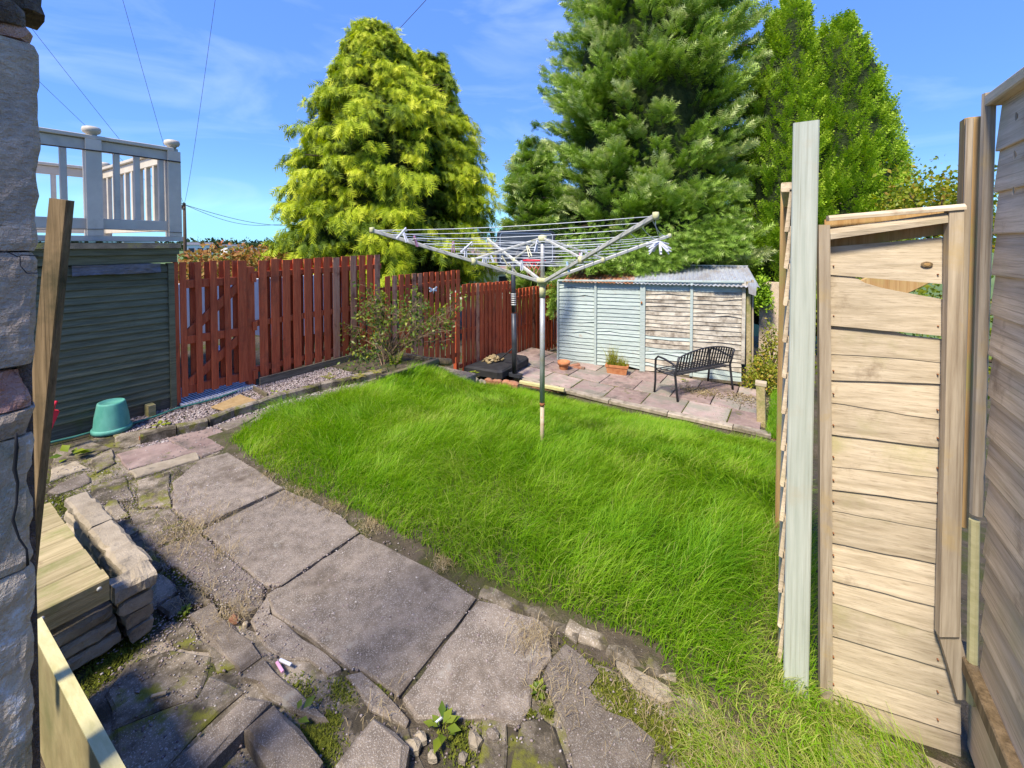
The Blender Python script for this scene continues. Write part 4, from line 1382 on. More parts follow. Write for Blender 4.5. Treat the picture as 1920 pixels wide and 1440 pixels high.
# tank
tc_ = PZ(905, 686, -.80)
tx = (PZ(955, 672, -.80) - PZ(870, 692, -.80))
TL = Vector((FX + .62, 0, 0))
t0 = Vector((FX + .10, 6.15, -.79))
V = []
outl = [(0, 0), (.72, .05), (.78, .12), (.70, 1.18), (.6, 1.28), (.08, 1.25), (-.0, 1.15)]
poly_block('tank', [(t0.x + a, t0.y + b) for a, b in outl], -.80, -.66, 'black', bs, rough=.0, bev=.03, step=.2)
for dy in (-.0, .55):
    rod('strut', [pb + Vector((0, 0, .05)), (FX + .62, 6.45 + dy, -.74)], .014, 'metal_dark', bs)
    rod('strut', [pb.lerp(ptop, .26), (FX + .45, 6.75 + dy, -.66)], .013, 'metal_dark', bs)
tag(scatter_stones('rubble', lambda n: np.array([FX + .35, 6.75]) + RNG.normal(0, .085, (n, 2)), 60, (.03, .06), m='straw', zf=lambda a, b: -.66 + .08 * math.exp(-((a - FX - .35) ** 2 + (b - 6.75) ** 2) * 60)),
    'pile of stones weighing down the hoop base', 'stones', kind='stuff')
# backboard: faces right, seen from its left front
c0 = PD(932, 431, dep - .02)
c1 = PD(1040, 445, dep + .55)
hgt = .66
ub = (Vector((c1.x, c1.y, 0)) - Vector((c0.x, c0.y, 0)))
wb = ub.length
ub.normalize()
nb_ = Vector((ub.y, -ub.x, 0))
zb0 = c0.z - hgt


def BB(u, v, z):
    return Vector((c0.x, c0.y, zb0)) + ub * u + nb_ * v + Vector((0, 0, z))


def rrect(w, h, r, k=4):
    o_ = []
    for cx, cy_, a0 in ((w - r, h - r, 0), (r, h - r, 90), (r, r, 180), (w - r, r, 270)):
        for i in range(k + 1):
            a = math.radians(a0 + 90 * i / k)
            o_.append((cx + r * math.cos(a), cy_ + r * math.sin(a)))
    return o_


def plate(name, outline, v0, v1, m):
    rings = [[BB(x, v, z) for x, z in outline] for v in (v0, v1)]
    V, Fc = ring_mesh(rings)
    emit(name, V, Fc, m, bs)


def frame(name, x0, x1, z0, z1, r, w, v0, v1, m):
    o_ = rrect(x1 - x0, z1 - z0, r)
    i_ = rrect(x1 - x0 - 2 * w, z1 - z0 - 2 * w, max(r - w, .002))
    n = len(o_)
    V = [BB(x + x0, v, z + z0) for v in (v0, v1) for x, z in o_] + [BB(x + x0 + w, v, z + z0 + w) for v in (v0, v1) for x, z in i_]
    Fc = []
    for j in range(n):
        k = (j + 1) % n
        Fc += [(j, k, n + k, n + j), (2 * n + k, 2 * n + j, 3 * n + j, 3 * n + k), (j, 2 * n + j, 2 * n + k, k), (n + k, 3 * n + k, 3 * n + j, n + j)]
    emit(name, V, Fc, m, bs)


frame('board_frame', 0, wb, 0, hgt, .10, .035, -.02, .02, 'metal_dark')
plate('backboard', [(x + .03, z + .03) for x, z in rrect(wb - .06, hgt - .06, .07)], -.006, .006, 'board_glass')
frame('board_line', .045, wb - .045, .045, hgt - .045, .07, .018, -.011, -.0065, 'frame_white')
frame('target_square', wb / 2 - .2, wb / 2 + .2, .08, .36, .01, .014, -.011, -.0065, 'frame_white')
frame('board_line', .045, wb - .045, .045, hgt - .045, .07, .018, .0065, .011, 'frame_white')
rc = BB(wb / 2, 0, .10)
side = 1 if nb_.y < 0 else -1
rod('bracket', [ptop - Vector((0, 0, .08)), BB(wb / 2 - .1, -.02 * side, .16)], .022, 'metal_dark', bs)
rod('bracket', [ptop, BB(wb / 2 - .1, -.02 * side, .40)], .018, 'metal_dark', bs)
hc = rc + nb_ * side * .27
hoop = [hc + Vector((math.cos(a) * .2, math.sin(a) * .2, 0)) for a in [2 * math.pi * k / 24 for k in range(25)]]
rod('hoop', hoop, .014, 'red_plastic', bs)
rod('hoop_arm', [rc + nb_ * side * .01, rc + nb_ * side * .08], .03, 'red_plastic', bs)
for k in range(12):
    a0, a1 = 2 * math.pi * k / 12, 2 * math.pi * (k + .9) / 12
    for sgn in (1, -1):
        am = a0 + sgn * .5
        rod('net_cord', [hc + Vector((math.cos(a0) * .2, math.sin(a0) * .2, -.01)), hc + Vector((math.cos(am) * .15, math.sin(am) * .15, -.16)), hc + Vector((math.cos(am + sgn * .3) * .11, math.sin(am + sgn * .3) * .11, -.30))],
            .004, 'red_plastic' if k % 3 else 'peg_cream', bs, 4)

# ------------------------------------------------------------------ rotary washing line
gz0 = lawn_z(-1.8, 3.1)
DP = 3.46
po = PD(1016.5, 838, DP)
po.z = lawn_z(po.x, po.y)
al = thing('rotary_airer', 'tall rotary washing line with four splayed arms on the lawn', 'washing line', tuple(po))


def pol(z):
    return Vector((po.x, po.y, z))


zj = EYE.z + ray(1017, 757).z * DP
zh = EYE.z + ray(1017, 525).z * DP
zs = EYE.z + ray(1017, 555).z * DP
rod('lower_tube', [pol(po.z - .1), pol(zj + .01)], .0165, 'rust_tube', al, 14)
rod('joint', [pol(zj - .012), pol(zj + .014)], .0215, 'rust', al, 14)
rod('tube', [pol(zj + .01), pol(zs)], .0205, 'galv', al, 16)
rod('sleeve', [pol(zs - .005), pol(zh - .03)], .0255, 'hub', al, 16)
lathe('hub', [(0, -.045), (.030, -.045), (.034, -.04), (.034, -.022), (.052, -.018), (.056, .012), (.040, .02), (.0, .02)], pol(zh), 'hub', al, 20)
rod('tube', [pol(zh), pol(EYE.z + .03)], .017, 'galv', al, 14)
lathe('top_collar', [(0, .05), (.020, .05), (.034, .062), (.036, .10), (.02, .11), (0, .112)], pol(EYE.z - .04), 'hub', al, 16)
RA = 1.3


def wdir(lat, dp):
    return cR * lat + cF * dp


tips = []
for lat, dpt, px, py_ in ((-1.2, -.5, 705, 432), (.5, -1.2, 1222, 405), (1.2, .5, 1262, 442), (-.5, 1.2, 918, 450)):
    v = wdir(lat, dpt)
    t = Vector((po.x, po.y, 0)) + v
    d_ = (t - EYE).dot(cF)
    t.z = EYE.z + ray(px, py_).z * d_
    tips.append(t)
TOP = pol(EYE.z + .035)
sliders = []
for t in tips:
    root = pol(zh) + (Vector((t.x, t.y, 0)) - Vector((po.x, po.y, 0))).normalized() * .05
    d_ = (t - root)
    bar('arm', root, t, .021, .027, 'arm', al, bev=.004)
    lathe('arm_cap', [(0, -.02), (.016, -.02), (.018, .0), (.016, .02), (0, .022)], t, 'hub', al, 8)
    sp_ = root.lerp(t, .42)
    sliders.append(sp_)
    lathe('slider', [(0, -.026), (.020, -.026), (.024, .0), (.02, .026), (0, .028)], sp_, 'hub', al, 8)
    bar('strut', pol(EYE.z + .03) + d_.normalized() * .03, sp_ + Vector((0, 0, .015)), .014, .018, 'arm', al, bev=.003)
fr = [.30, .37, .46, .55, .64, .73, .82, .90, .97]
lines = []
for k, f in enumerate(fr):
    pts = []
    for i in range(4):
        root = pol(zh)
        a, b = root.lerp(tips[i], f) + Vector((0, 0, .012)), root.lerp(tips[(i + 1) % 4], f) + Vector((0, 0, .012))
        lines.append((i, f, a, b))
        seg = []
        for j in range(7):
            t = j / 6
            q_ = a.lerp(b, t)
            q_.z -= .035 * f * math.sin(t * math.pi) * (1 + .5 * ((k * 3 + i) % 3 - 1))
            seg.append(q_)
        V, Fc = tube(seg, .0021, 5)
        emit('line', V, Fc, 'cord', al, True)


def peg(p, m, label, tilt=0.0, turn=0.0, n=1):
    t = thing('clothes_peg', label, 'peg', tuple(p), 'pegs on the washing line')
    for s in (-1, 1):
        V, Fc = beam((0, s * .004, .022), (.0 + tilt * .3, s * .009, -.052), .010, .007, up=(0, 1, 0), bev=.002)
        Rm = Matrix.Rotation(turn, 3, 'Z') @ Matrix.Rotation(tilt, 3, 'X')
        emit('leg', [Rm @ Vector(v) + p for v in V], Fc, m, t)
    V, Fc = tube([(-.006, 0, .0), (.006, 0, 0)], .006, 6)
    emit('spring', [Vector(v) + p for v in V], Fc, 'galv', t)


def line_at(px, which, f):
    a, b = [(l[2], l[3]) for l in lines if l[0] == which and l[1] == f][0]
    best, bt = 1e9, 0
    for j in range(101):
        q_ = a.lerp(b, j / 100)
        r = q_ - EYE
        x = 960 + F * r.dot(cR) / r.dot(cFW)
        if abs(x - px) < best:
            best, bt = abs(x - px), j / 100
    q_ = a.lerp(b, bt)
    q_.z -= .035 * f * math.sin(bt * math.pi)
    return q_


for i, (px, w, f, m, lab, ti) in enumerate([
        (757, 0, .9, 'peg_white', 'white peg nearest the left arm tip on the washing line', .1), (762, 0, .97, 'peg_white', 'second white peg by the left arm tip', -.2),
        (776, 0, .82, 'peg_pink', 'pink peg near the left arm of the washing line', .1),
        (850, 0, .73, 'peg_pink', 'upright pink peg left of the white peg pairs', .05), (874, 0, .64, 'peg_white', 'white peg hanging left of a splayed white peg', 0), (885, 0, .73, 'peg_white', 'splayed white peg on the washing line', .25),
        (907, 3, .46, 'peg_white', 'left white peg in the tight bunch of four', .05), (911, 3, .46, 'peg_white', 'second white peg in the tight bunch of four', 0),
        (915, 3, .55, 'peg_white', 'third white peg in the tight bunch of four', -.05), (919, 3, .55, 'peg_white', 'right white peg in the tight bunch of four', .1),
        (941, 0, .46, 'peg_cream', 'cream peg in front of the basketball board', .15),
        (978, 0, .37, 'peg_white', 'white peg among those before the basketball board', 0), (990, 0, .64, 'peg_cream', 'tilted cream peg left of the pole top', -.3),
        (1006, 0, .73, 'peg_white', 'white peg hanging just left of the pole top', .05), (1086, 2, .55, 'peg_pink', 'pink peg right of the pole top', 0), (1092, 2, .55, 'peg_white', 'white peg touching the pink peg right of the pole', .1),
        (1100, 2, .64, 'peg_blue', 'pale blue peg on the right-hand lines', 0), (1122, 2, .73, 'peg_white', 'white peg farthest right on the straight lines', 0),
        (1053, 1, .30, 'peg_blue', 'blue peg low on the inner line near hub', .05), (954, 0, .30, 'peg_cream', 'cream peg low on the inner line above left arm', .2)]):
    peg(line_at(px, w, f), m, lab, ti, i * .7)
# bunch of pegs hanging from the right arm
q_ = PD(1237, 452, 2.45)
nb2 = tips[1]
rod('hanging_cord', [nb2, nb2 + Vector((.0, .0, -.05)), nb2 + (q_ - nb2) * .9], .002, 'cord', al, 5)
bc = nb2 + Vector((.012, .03, -.135))
for k in range(11):
    a = 2 * math.pi * k / 11
    t = thing('clothes_peg', 'white peg in the dangling bunch under the right arm', 'peg', tuple(bc), 'dangling bunch of pegs')
    d_ = Vector((math.cos(a) * .8, math.sin(a) * .8, -.55 + .35 * (k % 3 - 1))).normalized()
    for s in (-1, 1):
        V, Fc = beam(bc + d_ * .004 + Vector((0, 0, s * .003)), bc + d_ * .075 + Vector((0, 0, s * .008)), .010, .006, bev=.002)
        emit('leg', V, Fc, 'peg_white', t)

# ------------------------------------------------------------------ right-hand fence: pale post, broken panel, big lap fence
p = PZ(1505, 1312, 0)
YP = p.y
pL, pR = PY(1479, 700, YP).x, PY(1528, 700, YP).x
zT = PY(1500, 229, YP).z
mp_ = thing('fence_post', 'tall square post with worn pale mint paint', 'post', (p.x, YP + .03, 0))
V, Fc = beam((.5 * (pL + pR), YP + .035, -.06), (.5 * (pL + pR) - .001, YP + .035, zT), pR - pL, .07, up=(0, 1, 0), bev=.004, segs=4, warp=.002)
emit('post', V, Fc, 'mint_post', mp_)
YB = 2.7
p = PY(1468, 700, YB)
bar_ = beam((PY(1458, 700, YB).x * .5 + PY(1482, 700, YB).x * .5, YB, -.12), (PY(1458, 700, YB).x * .5 + PY(1482, 700, YB).x * .5, YB, PY(1468, 352, YB).z), PY(1482, 700, YB).x - PY(1458, 700, YB).x, .07, up=(0, 1, 0), bev=.004)
tag(emit('fence_post', *bar_, 'orange_wood'), 'orange-streaked timber post just behind the mint post', 'post')
# edge-on panels
for n_, (ya, yb, zt_, zb_, lab) in enumerate(((YP + .09, YB - .045, 1.80, .02, 'lapped fence panel seen edge-on behind the mint post'), (YB + .05, YB + 1.8, 1.55, -.15, 'lapped fence panel hidden behind the orange-streaked post'),
                                             (YB + 1.9, YB + 3.7, 1.0, -.75, 'far lapped fence panel beside the patio end'))):
    t = thing('lap_fence', lab, 'fence', (.0, (ya + yb) / 2, zb_))
    N = 13
    for k in range(N):
        z = lerp(zb_, zt_, k / N)
        h = (zt_ - zb_) / N
        rings = [[Vector((.000 + a, y, z + b + random.uniform(-.003, .003))) for a, b in ((-.012, 0), (-.016, .004), (-.001, h + .02), (.006, h + .02), (.0, .0))] for y in (ya, (ya + yb) / 2, yb)]
        emit('board', *ring_mesh(rings), 'grey_wood_y', t)
    bar('top_rail', (-.004, ya, zt_ + .03), (-.004, yb + (.04 if n_ == 0 else 0), zt_ + .03), .05, .035, 'grey_wood_y', t)
    bar('upright', (.02, ya + .02, zb_), (.02, ya + .02, zt_), .03, .03, 'grey_wood_z', t, up=(0, 1, 0))

# small broken panel, nearly facing us
q0, q1 = Vector((PY(1542, 700, 1.86).x, 1.86, 0)), Vector((.452, 1.93, 0))
pu = (q1 - q0).normalized()
pn = Vector((pu.y, -pu.x, 0))


def QP(x, y, off=0.0):
    return PP(x, y, q0 + pn * off, pn)


sm = thing('broken_panel', 'narrow sun-bleached fence panel with split and missing boards', 'fence panel', tuple(q0.lerp(q1, .5)))


def quad_board(name, tl, tr_, br, bl, off, th, m, nseg=6, wob=.0, seed=0, parent=None, lap=.003):
    """board through four picture corners laid on the panel's plane; bottom edge stands proud (lap)"""
    o_, i_ = [], []
    TL_, TR_, BR_, BL_ = QP(*tl, off), QP(*tr_, off), QP(*br, off), QP(*bl, off)
    rings = []
    for k in range(nseg + 1):
        t = k / nseg
        a, b = TL_.lerp(TR_, t), BL_.lerp(BR_, t)
        a = a + Vector((0, 0, noise.noise(Vector((t * 3, seed, 1))) * wob))
        b = b + Vector((0, 0, noise.noise(Vector((t * 3.5, seed, 7))) * wob))
        rings.append([a, a + pn * th * .7, a.lerp(b, .5) + pn * (th + lap * .5), b + pn * (th + lap), b + pn * lap * .3])
    V, Fc = ring_mesh(rings)
    emit(name, V, Fc, m, parent or sm)


seams = [(513, 532), (606, 629), (659, 676), (710, 718), (751, 787), (810, 839), (870, 895), (913, 942), (952, 993), (1011, 1057), (1052, 1101), (1080, 1139), (1121, 1196), (1183, 1257), (1240, 1318), (1291, 1370), (1352, 1440)]
L0, R0 = 1545, 1778
quad_board('board', (L0, 464), (R0, 444), (R0, 533), (L0, 514), 0, .010, 'grey_wood', seed=1)
quad_board('board', (L0, 412), (R0, 391), (R0, 438), (L0, 468), -.012, .008, 'orange_wood', seed=2)
# split board C: its upper edge drops to the right and leaves a hole
rings = []
for k, (x, yt, yb_) in enumerate([(L0, 510, 608), (1590, 512, 612), (1620, 530, 615), (1650, 539, 618), (1700, 549, 622), (R0, 563, 630)]):
    a, b = QP(x, yt), QP(x, yb_)
    rings.append([a, a + pn * .008, a.lerp(b, .5) + pn * .012, b + pn * .016, b])
emit('board', *ring_mesh(rings), 'grey_wood', sm)
rings = []
for k, (x, yt, yb_) in enumerate([(L0, 604, 662), (1600, 607, 664), (1660, 616, 668), (1700, 628, 671), (R0, 637, 680)]):
    a, b = QP(x, yt, -.004), QP(x, yb_, -.004)
    rings.append([a, a + pn * .008, a.lerp(b, .5) + pn * .011, b + pn * .014, b])
emit('board', *ring_mesh(rings), 'grey_wood', sm)
pa, pb_ = seams[2]
for k, (a_, b_) in enumerate(seams[3:]):
    quad_board('board', (L0, pa - 5), (R0 + (20 if k > 8 else 0), pb_ - 5), (R0 + (20 if k > 8 else 0), b_), (L0, a_), -.002 * (k % 2), .009, 'grey_wood', wob=.004, seed=k + 3)
    pa, pb_ = a_, b_
kp = QP(1738, 496, .0165)
for kk, (rr, mm, oo) in enumerate(((1.0, 'old_wood', .0), (.55, 'orange_wood', .0012))):
    Vk = [kp + pn * (oo + .0012 * (j // 12)) + pu * math.cos(a) * .016 * rr * (1 - .2 * (j // 12)) + Vector((0, 0, math.sin(a) * .010 * rr * (1 - .2 * (j // 12)))) for j, a in enumerate([k * math.pi / 6 for k in range(12)] * 2)]
    emit('knot', Vk, [(j, (j + 1) % 12, 12 + (j + 1) % 12, 12 + j) for j in range(12)] + [tuple(range(12, 24))], mm, sm)
for x in (1562, 1757):
    for ya_, yb_ in seams[:2] + seams[3:]:
        y = lerp(ya_, yb_, (x - 1545) / 233) - 16
        kp = QP(x, y, .010)
        rod('nail', [kp, kp + pn * .008], .0022, 'rust', sm, 6)
# uprights and rails of the panel
def upright(name, x0, x1, ya, yb_, off, th, m, parent, x2=None, x3=None):
    A_, B_, C_, D_2 = QP(x0, ya, off), QP(x1, ya, off), QP(x3 or x1, yb_, off), QP(x2 or x0, yb_, off)
    rings = [[A_, B_, B_ + pn * th, A_ + pn * th], [D_2, C_, C_ + pn * th, D_2 + pn * th]]
    mid = [(rings[0][i] + rings[1][i]) / 2 + Vector((.0015, 0, 0)) for i in range(4)]
    V, Fc = ring_mesh([rings[0], mid, rings[1]])
    return emit(name, V, [tuple(reversed(f)) for f in Fc], m, parent)


upright('upright', 1531, 1552, 422, 1352, .022, .026, 'grey_wood_z', sm, 1534, 1557)
upright('upright', 1770, 1797, 392, 1180, .020, .030, 'grey_wood_z', sm, 1752, 1790)
upright('upright', 1752, 1791, 1176, 1300, .018, .022, 'grey_wood_z', sm, 1788, 1822)
quad_board('rail', (1549, 405), (1800, 383), (1800, 394), (1549, 415), .02, .035, 'grey_wood', lap=0)
quad_board('rail', (1552, 430), (1768, 399), (1768, 418), (1552, 449), .018, .03, 'grey_wood', lap=0)
# what shows through the holes
tag(bar('brown_board', (.36, 2.9, 1.36), (.60, 2.95, 1.52), .02, .16, 'orange_wood', None), 'orange-brown board glimpsed through the hole in the panel', 'board')

# big lap fence running past the camera on the right
bf = thing('lap_fence', 'tall silvered lap fence with knots at the right edge', 'fence', (.47, .9, .3))
N = 14
z0_ = .30
FXR = .530
z1_ = PX(1862, 176, .505).z - .05
for k in range(N):
    z = lerp(z0_, z1_, k / N)
    h = (z1_ - z0_) / N
    w0 = [random.uniform(-.002, .002) for _ in range(8)]
    rings = [[Vector((FXR - a + noise.noise(Vector((y * 2, k, 0))) * .003, y, z + b + (w0[j] if b < .02 else 0))) for a, b in ((-.004, h + .02), (.008, h + .02), (.019, .004), (.018, .0), (-.002, .0))] for j, y in enumerate([lerp(-.1, 1.86, t / 7) for t in range(8)])]
    emit('board', *[ring_mesh(rings)[0], [tuple(reversed(f)) for f in ring_mesh(rings)[1]]], 'grey_wood_y', bf)
bar('top_rail', (FXR - .012, -.1, z1_ + .035), (FXR - .012, 1.885, z1_ + .035), .055, .035, 'grey_wood_y', bf)
bar('bottom_rail', (FXR - .03, -.1, z0_ - .02), (FXR - .03, 1.97, z0_ - .02), .035, .05, 'old_wood', bf)
bar('gravel_board', (FXR + .0, -.1, z0_ - .19), (FXR + .0, 1.95, z0_ - .19), .03, .28, 'grey_wood_y', bf)
kn = thing('fence_post', 'rounded pale batten fixed upright to the tall fence end', 'post', (FXR - .04, 1.87, .3))
xx = PY(1846, 500, 1.88).x
rod('batten', [(xx, 1.885, PY(1846, 968, 1.885).z), (xx, 1.885, PY(1846, 176, 1.885).z)], .016, 'grey_wood_z', kn, 8, False)
rod('batten', [(PY(1822, 1318, 1.885).x, 1.885, PY(1822, 1318, 1.885).z), (PY(1827, 975, 1.885).x, 1.885, PY(1827, 975, 1.885).z)], .013, 'olive_edge', kn, 8, False)
upp = thing('fence_post', 'sawn-off orange-streaked post between panel and tall fence', 'post', (.45, 1.93, .7))
xa, xb = PY(1800, 600, 1.93).x, PY(1832, 600, 1.93).x
V, Fc = beam(((xa + xb) / 2 - .002, 1.965, PY(1812, 992, 1.93).z), ((xa + xb) / 2, 1.965, PY(1812, 220, 1.93).z), xb - xa, .06, up=(0, 1, 0), bev=.006, segs=3, warp=.002)
emit('post', V, Fc, 'orange_wood', upp)
V, Fc = beam(((xa + xb) / 2 - .012, 1.925, PY(1806, 985, 1.925).z), ((xa + xb) / 2 - .012, 1.925, PY(1806, 224, 1.925).z), (xb - xa) * .45, .012, up=(0, 1, 0), bev=.003)
emit('cover_strip', V, Fc, 'grey_wood_z', upp)
# knots on the top boards of the tall fence
for x, y in ((1908, 218), (1905, 290), (1903, 358)):
    p = PX(x, y, FXR - .026)
    kb = emit('knot', [p + Vector((-.003 * (1 - (j // 8)), math.cos(a) * .007 * (1 - .5 * (j // 8)), math.sin(a) * .012 * (1 - .5 * (j // 8)))) for j, a in enumerate([k * math.pi / 4 for k in range(8)] * 2)],
              [(j, (j + 1) % 8, 8 + (j + 1) % 8, 8 + j) for j in range(8)] + [tuple(range(8, 16))], 'grey_wood_z', bf)

# ------------------------------------------------------------------ stone wall end at the left edge
WX = -1.33
sw = thing('stone_wall', 'rough end of a cracked rendered stone wall at the left', 'wall', (WX, -.1, 0))


def wy(x, y):
    return PX(x, y, WX).y


def stone(ytop, ybot, xr, m, rough=.012, proud=0.0, back=-.3):
    zt_, zb_ = PX(60, ytop, WX).z, PX(60, ybot, WX).z
    nz = max(2, int((zt_ - zb_) / .016))
    ny = 26
    V, Fc = [], []
    for i in range(nz + 1):
        z = lerp(zb_, zt_, i / nz)
        xe = interp(i / nz, [(0, xr[0]), (.5, xr[1]), (1, xr[2])])
        ye = wy(xe, lerp(ybot, ytop, i / nz)) + noise.noise(Vector((z * 22, 3, ytop))) * rough * .6
        rnd = .004 * (max(0, 1 - i / 1.0) + max(0, 1 - (nz - i) / 1.0))
        row = [(ye - rnd, WX - .12), (ye - rnd, WX - .05), (ye - rnd * 1.5 - .004, WX - .012), (ye - .014 - rnd, WX + proud - rnd)]
        for k in range(1, ny):
            t = k / ny
            row.append((lerp(ye - .02, back, t ** 1.6), WX + proud - rnd))
        for k, (y, x) in enumerate(row):
            d_ = noise.noise(Vector((y * 14, z * 14, ytop * .1))) * rough + noise.noise(Vector((y * 45, z * 45, ytop * .1))) * rough * .4 + noise.noise(Vector((y * 110, z * 110, ytop * .1))) * .0022
            V.append((x + (d_ if k > 2 else 0), y + (d_ if k <= 2 else 0), z))
    w = ny + 3
    for i in range(nz):
        for k in range(w - 1):
            a = i * w + k
            Fc.append((a, a + w, a + w + 1, a + 1))
    Fc.append(tuple(range(w)))
    Fc.append(tuple(reversed([nz * w + k for k in range(w)])))
    return emit('stone', V, [tuple(reversed(f)) for f in Fc], m, sw)


stone(-60, 18, (70, 76, 72), 'stone_dark', .05)
stone(22, 58, (66, 60, 58), 'stone_dark', .04, .01)
stone(50, 78, (66, 68, 60), 'stone_pink', .03, .012)
stone(82, 470, (77, 80, 78), 'stone_wall', .006)
stone(473, 682, (71, 74, 76), 'stone_wall', .006, .002)
stone(690, 762, (64, 65, 64), 'stone_pink', .022, -.004)
stone(766, 812, (66, 62, 64), 'stone_wall', .02, -.002)
stone(816, 1060, (68, 68, 66), 'stone_lichen', .012)
stone(1063, 1700, (63, 65, 68), 'stone_lichen', .010)
stone(1703, 2100, (63, 65, 66), 'stone_lichen', .010)
emit('mortar', [(WX - .11, -.3, -.1), (WX - .03, -.3, -.1), (WX - .03, wy(60, 900), -.1), (WX - .11, wy(60, 900), -.1), (WX - .11, -.3, 2.3), (WX - .03, -.3, 2.3), (WX - .03, wy(55, 60), 2.3), (WX - .11, wy(55, 60), 2.3)], BOXF, 'stone_dark', sw)
# cracks: thin dark recesses traced as slivers of open joint
def crack(px, w=.004):
    P_ = [PX(x, y, WX + .0115) for x, y in px]
    rod('crack', P_, [w * random.uniform(.5, 1.3) for _ in P_], 'black', sw, 5)


crack([(0, 470), (18, 474), (34, 482), (40, 478), (72, 480)], .0012)
crack([(38, 481), (38, 498), (50, 512), (70, 512)], .0012)
crack([(30, 812), (31, 840), (27, 880), (33, 905), (31, 945), (24, 975), (36, 1010), (50, 1030), (52, 1060)], .003)
# leaning plank
a, b = PD(116, 374, 1.12), PD(24, 1300, 1.16)
lp = beam(b, a, .048, .022, up=cF * -1, bev=.002, segs=4, warp=.002)
tag(emit('leaning_plank', *lp, 'old_wood'), 'old brown plank leaning upright against the stone wall end', 'plank')

# ------------------------------------------------------------------ olive board, stone planter and timber lid
YBD = .30
tl_, tr_ = PY(50, 1133, YBD), PY(219, 1447, YBD)
zb1 = .49
ob = thing('retaining_board', 'smooth olive retaining board at the bottom left corner', 'board', (-1.6, YBD, .2))
a, b = Vector((-2.1, YBD, zb1)), Vector((-1.08, YBD, zb1))
V = [(-2.1, YBD - .012, -.2), (-1.08, YBD - .012, -.2), (-1.08, YBD + .012, -.2), (-2.1, YBD + .012, -.2), (-2.1, YBD - .012, tl_.z), (-1.08, YBD - .012, tr_.z), (-1.08, YBD + .012, tr_.z), (-2.1, YBD + .012, tl_.z)]
emit('board', V, BOXF, 'olive_board', ob)
emit('top_edge', [(v[0], lerp(YBD, v[1], 1.25), (tl_.z if v[0] < -2 else tr_.z) + (.001 if i < 4 else .006)) for i, v in enumerate(V)], BOXF, 'olive_edge', ob)  # light along the top edge put into a paler strip

PLX = -2.22
zc = .254
planter = thing('stone_planter', 'low planter of rough pale walling blocks near the steps', 'planter', (PLX - .3, .4, 0))
def blk(x0, x1, y0, y1, z0, z1, m, seed):
    rs = random.Random(seed)
    V, Fc = beam((x0, (y0 + y1) / 2, (z0 + z1) / 2), (x1, (y0 + y1) / 2, (z0 + z1) / 2), y1 - y0, z1 - z0, bev=.012, segs=12) if (x1 - x0) > (y1 - y0) else beam(((x0 + x1) / 2, y0, (z0 + z1) / 2), ((x0 + x1) / 2, y1, (z0 + z1) / 2), x1 - x0, z1 - z0, bev=.012, segs=10)
    V = [v + Vector((noise.noise(v * 18 + Vector((seed, 0, 0))), noise.noise(v * 18 + Vector((0, seed, 0))), noise.noise(v * 18 + Vector((0, 0, seed))))) * .009 + Vector((noise.noise(v * 55 + Vector((seed, 3, 0))), noise.noise(v * 55 + Vector((3, seed, 0))), noise.noise(v * 50 + Vector((9, 0, seed))))) * .006 for v in V]
    emit('block', V, Fc, m, planter)


yb1 = PZ(287, 1075, zc).y
yfar = PZ(180, 968, zc).y
xo = PZ(285, 1075, zc).x
blk(xo - .60, xo - .11, yb1 - .065, yb1 + .03, zc - .06, zc, 'pale_stone', 1)
blk(xo - 1.05, xo - .61, yb1 - .06, yb1 + .035, zc - .06, zc - .004, 'pale_stone', 2)
blk(xo - .115, xo, yb1 - .115, yb1 + .012, zc - .062, zc + .003, 'pale_stone', 8)
z = zc - .07
for r in range(3):
    h = .052
    blk(xo - .11, xo - .006 - .006 * (r % 2), yb1 - .10 + .01 * r, yb1 + .004, z - h, z, 'pale_stone', 10 + r)
    blk(xo - .11, xo - .030, yb1 - .42 + .06 * r, yb1 - .118 + .01 * r, z - h, z, 'pale_stone', 20 + r)
    blk(xo - .11, xo - .034, yb1 - .80, yb1 - .435 + .06 * r, z - h, z, 'pale_stone', 30 + r)
    blk(xo - .55 + .06 * r, xo - .12, yb1 - .06, yb1 + .02, z - h, z, 'pale_stone', 40 + r)
    blk(xo - 1.05, xo - .56 + .06 * r, yb1 - .06, yb1 + .02, z - h, z, 'pale_stone', 50 + r)
    z -= h + .008
box('planter_soil', xo - 1.05, xo - .11, yb1 - .9, yb1 - .07, -.02, .10, 'soil', planter)

ld = thing('sleeper_stack', 'yellowish sleeper lid bolted together over the stone planter', 'sleepers', (-2.5, .3, .3))
zl_ = .345
# direction B runs away: sleepers side by side; near one carries the screwed end face
c_r = PZ(206, 1082, zl_)
sx1 = c_r.x
yend = c_r.y
c_b = PZ(75, 950, zl_)
ww = .075
x_ = sx1
for k in range(7):
    w_ = (.085, .10, .15, .15, .15, .15, .15)[k]
    # planks run along Y; their ends at yend form the long right edge
    V, Fc = beam((x_ - w_ / 2, yend - .9, zl_ - .045), (x_ - w_ / 2, yend + random.uniform(-.002, .002), zl_ - .045), w_ - .004, .09 if k == 0 else .05, bev=.004, segs=3, warp=.002)
    emit('sleeper', V, Fc, 'sleeper', ld)
    x_ -= w_
for px_, py_ in ((186, 1104), (78, 1160)):
    p = PX(px_, py_, sx1 + .002)
    rod('screw', [p, p + Vector((.005, 0, 0))], .008, 'galv', ld, 10)

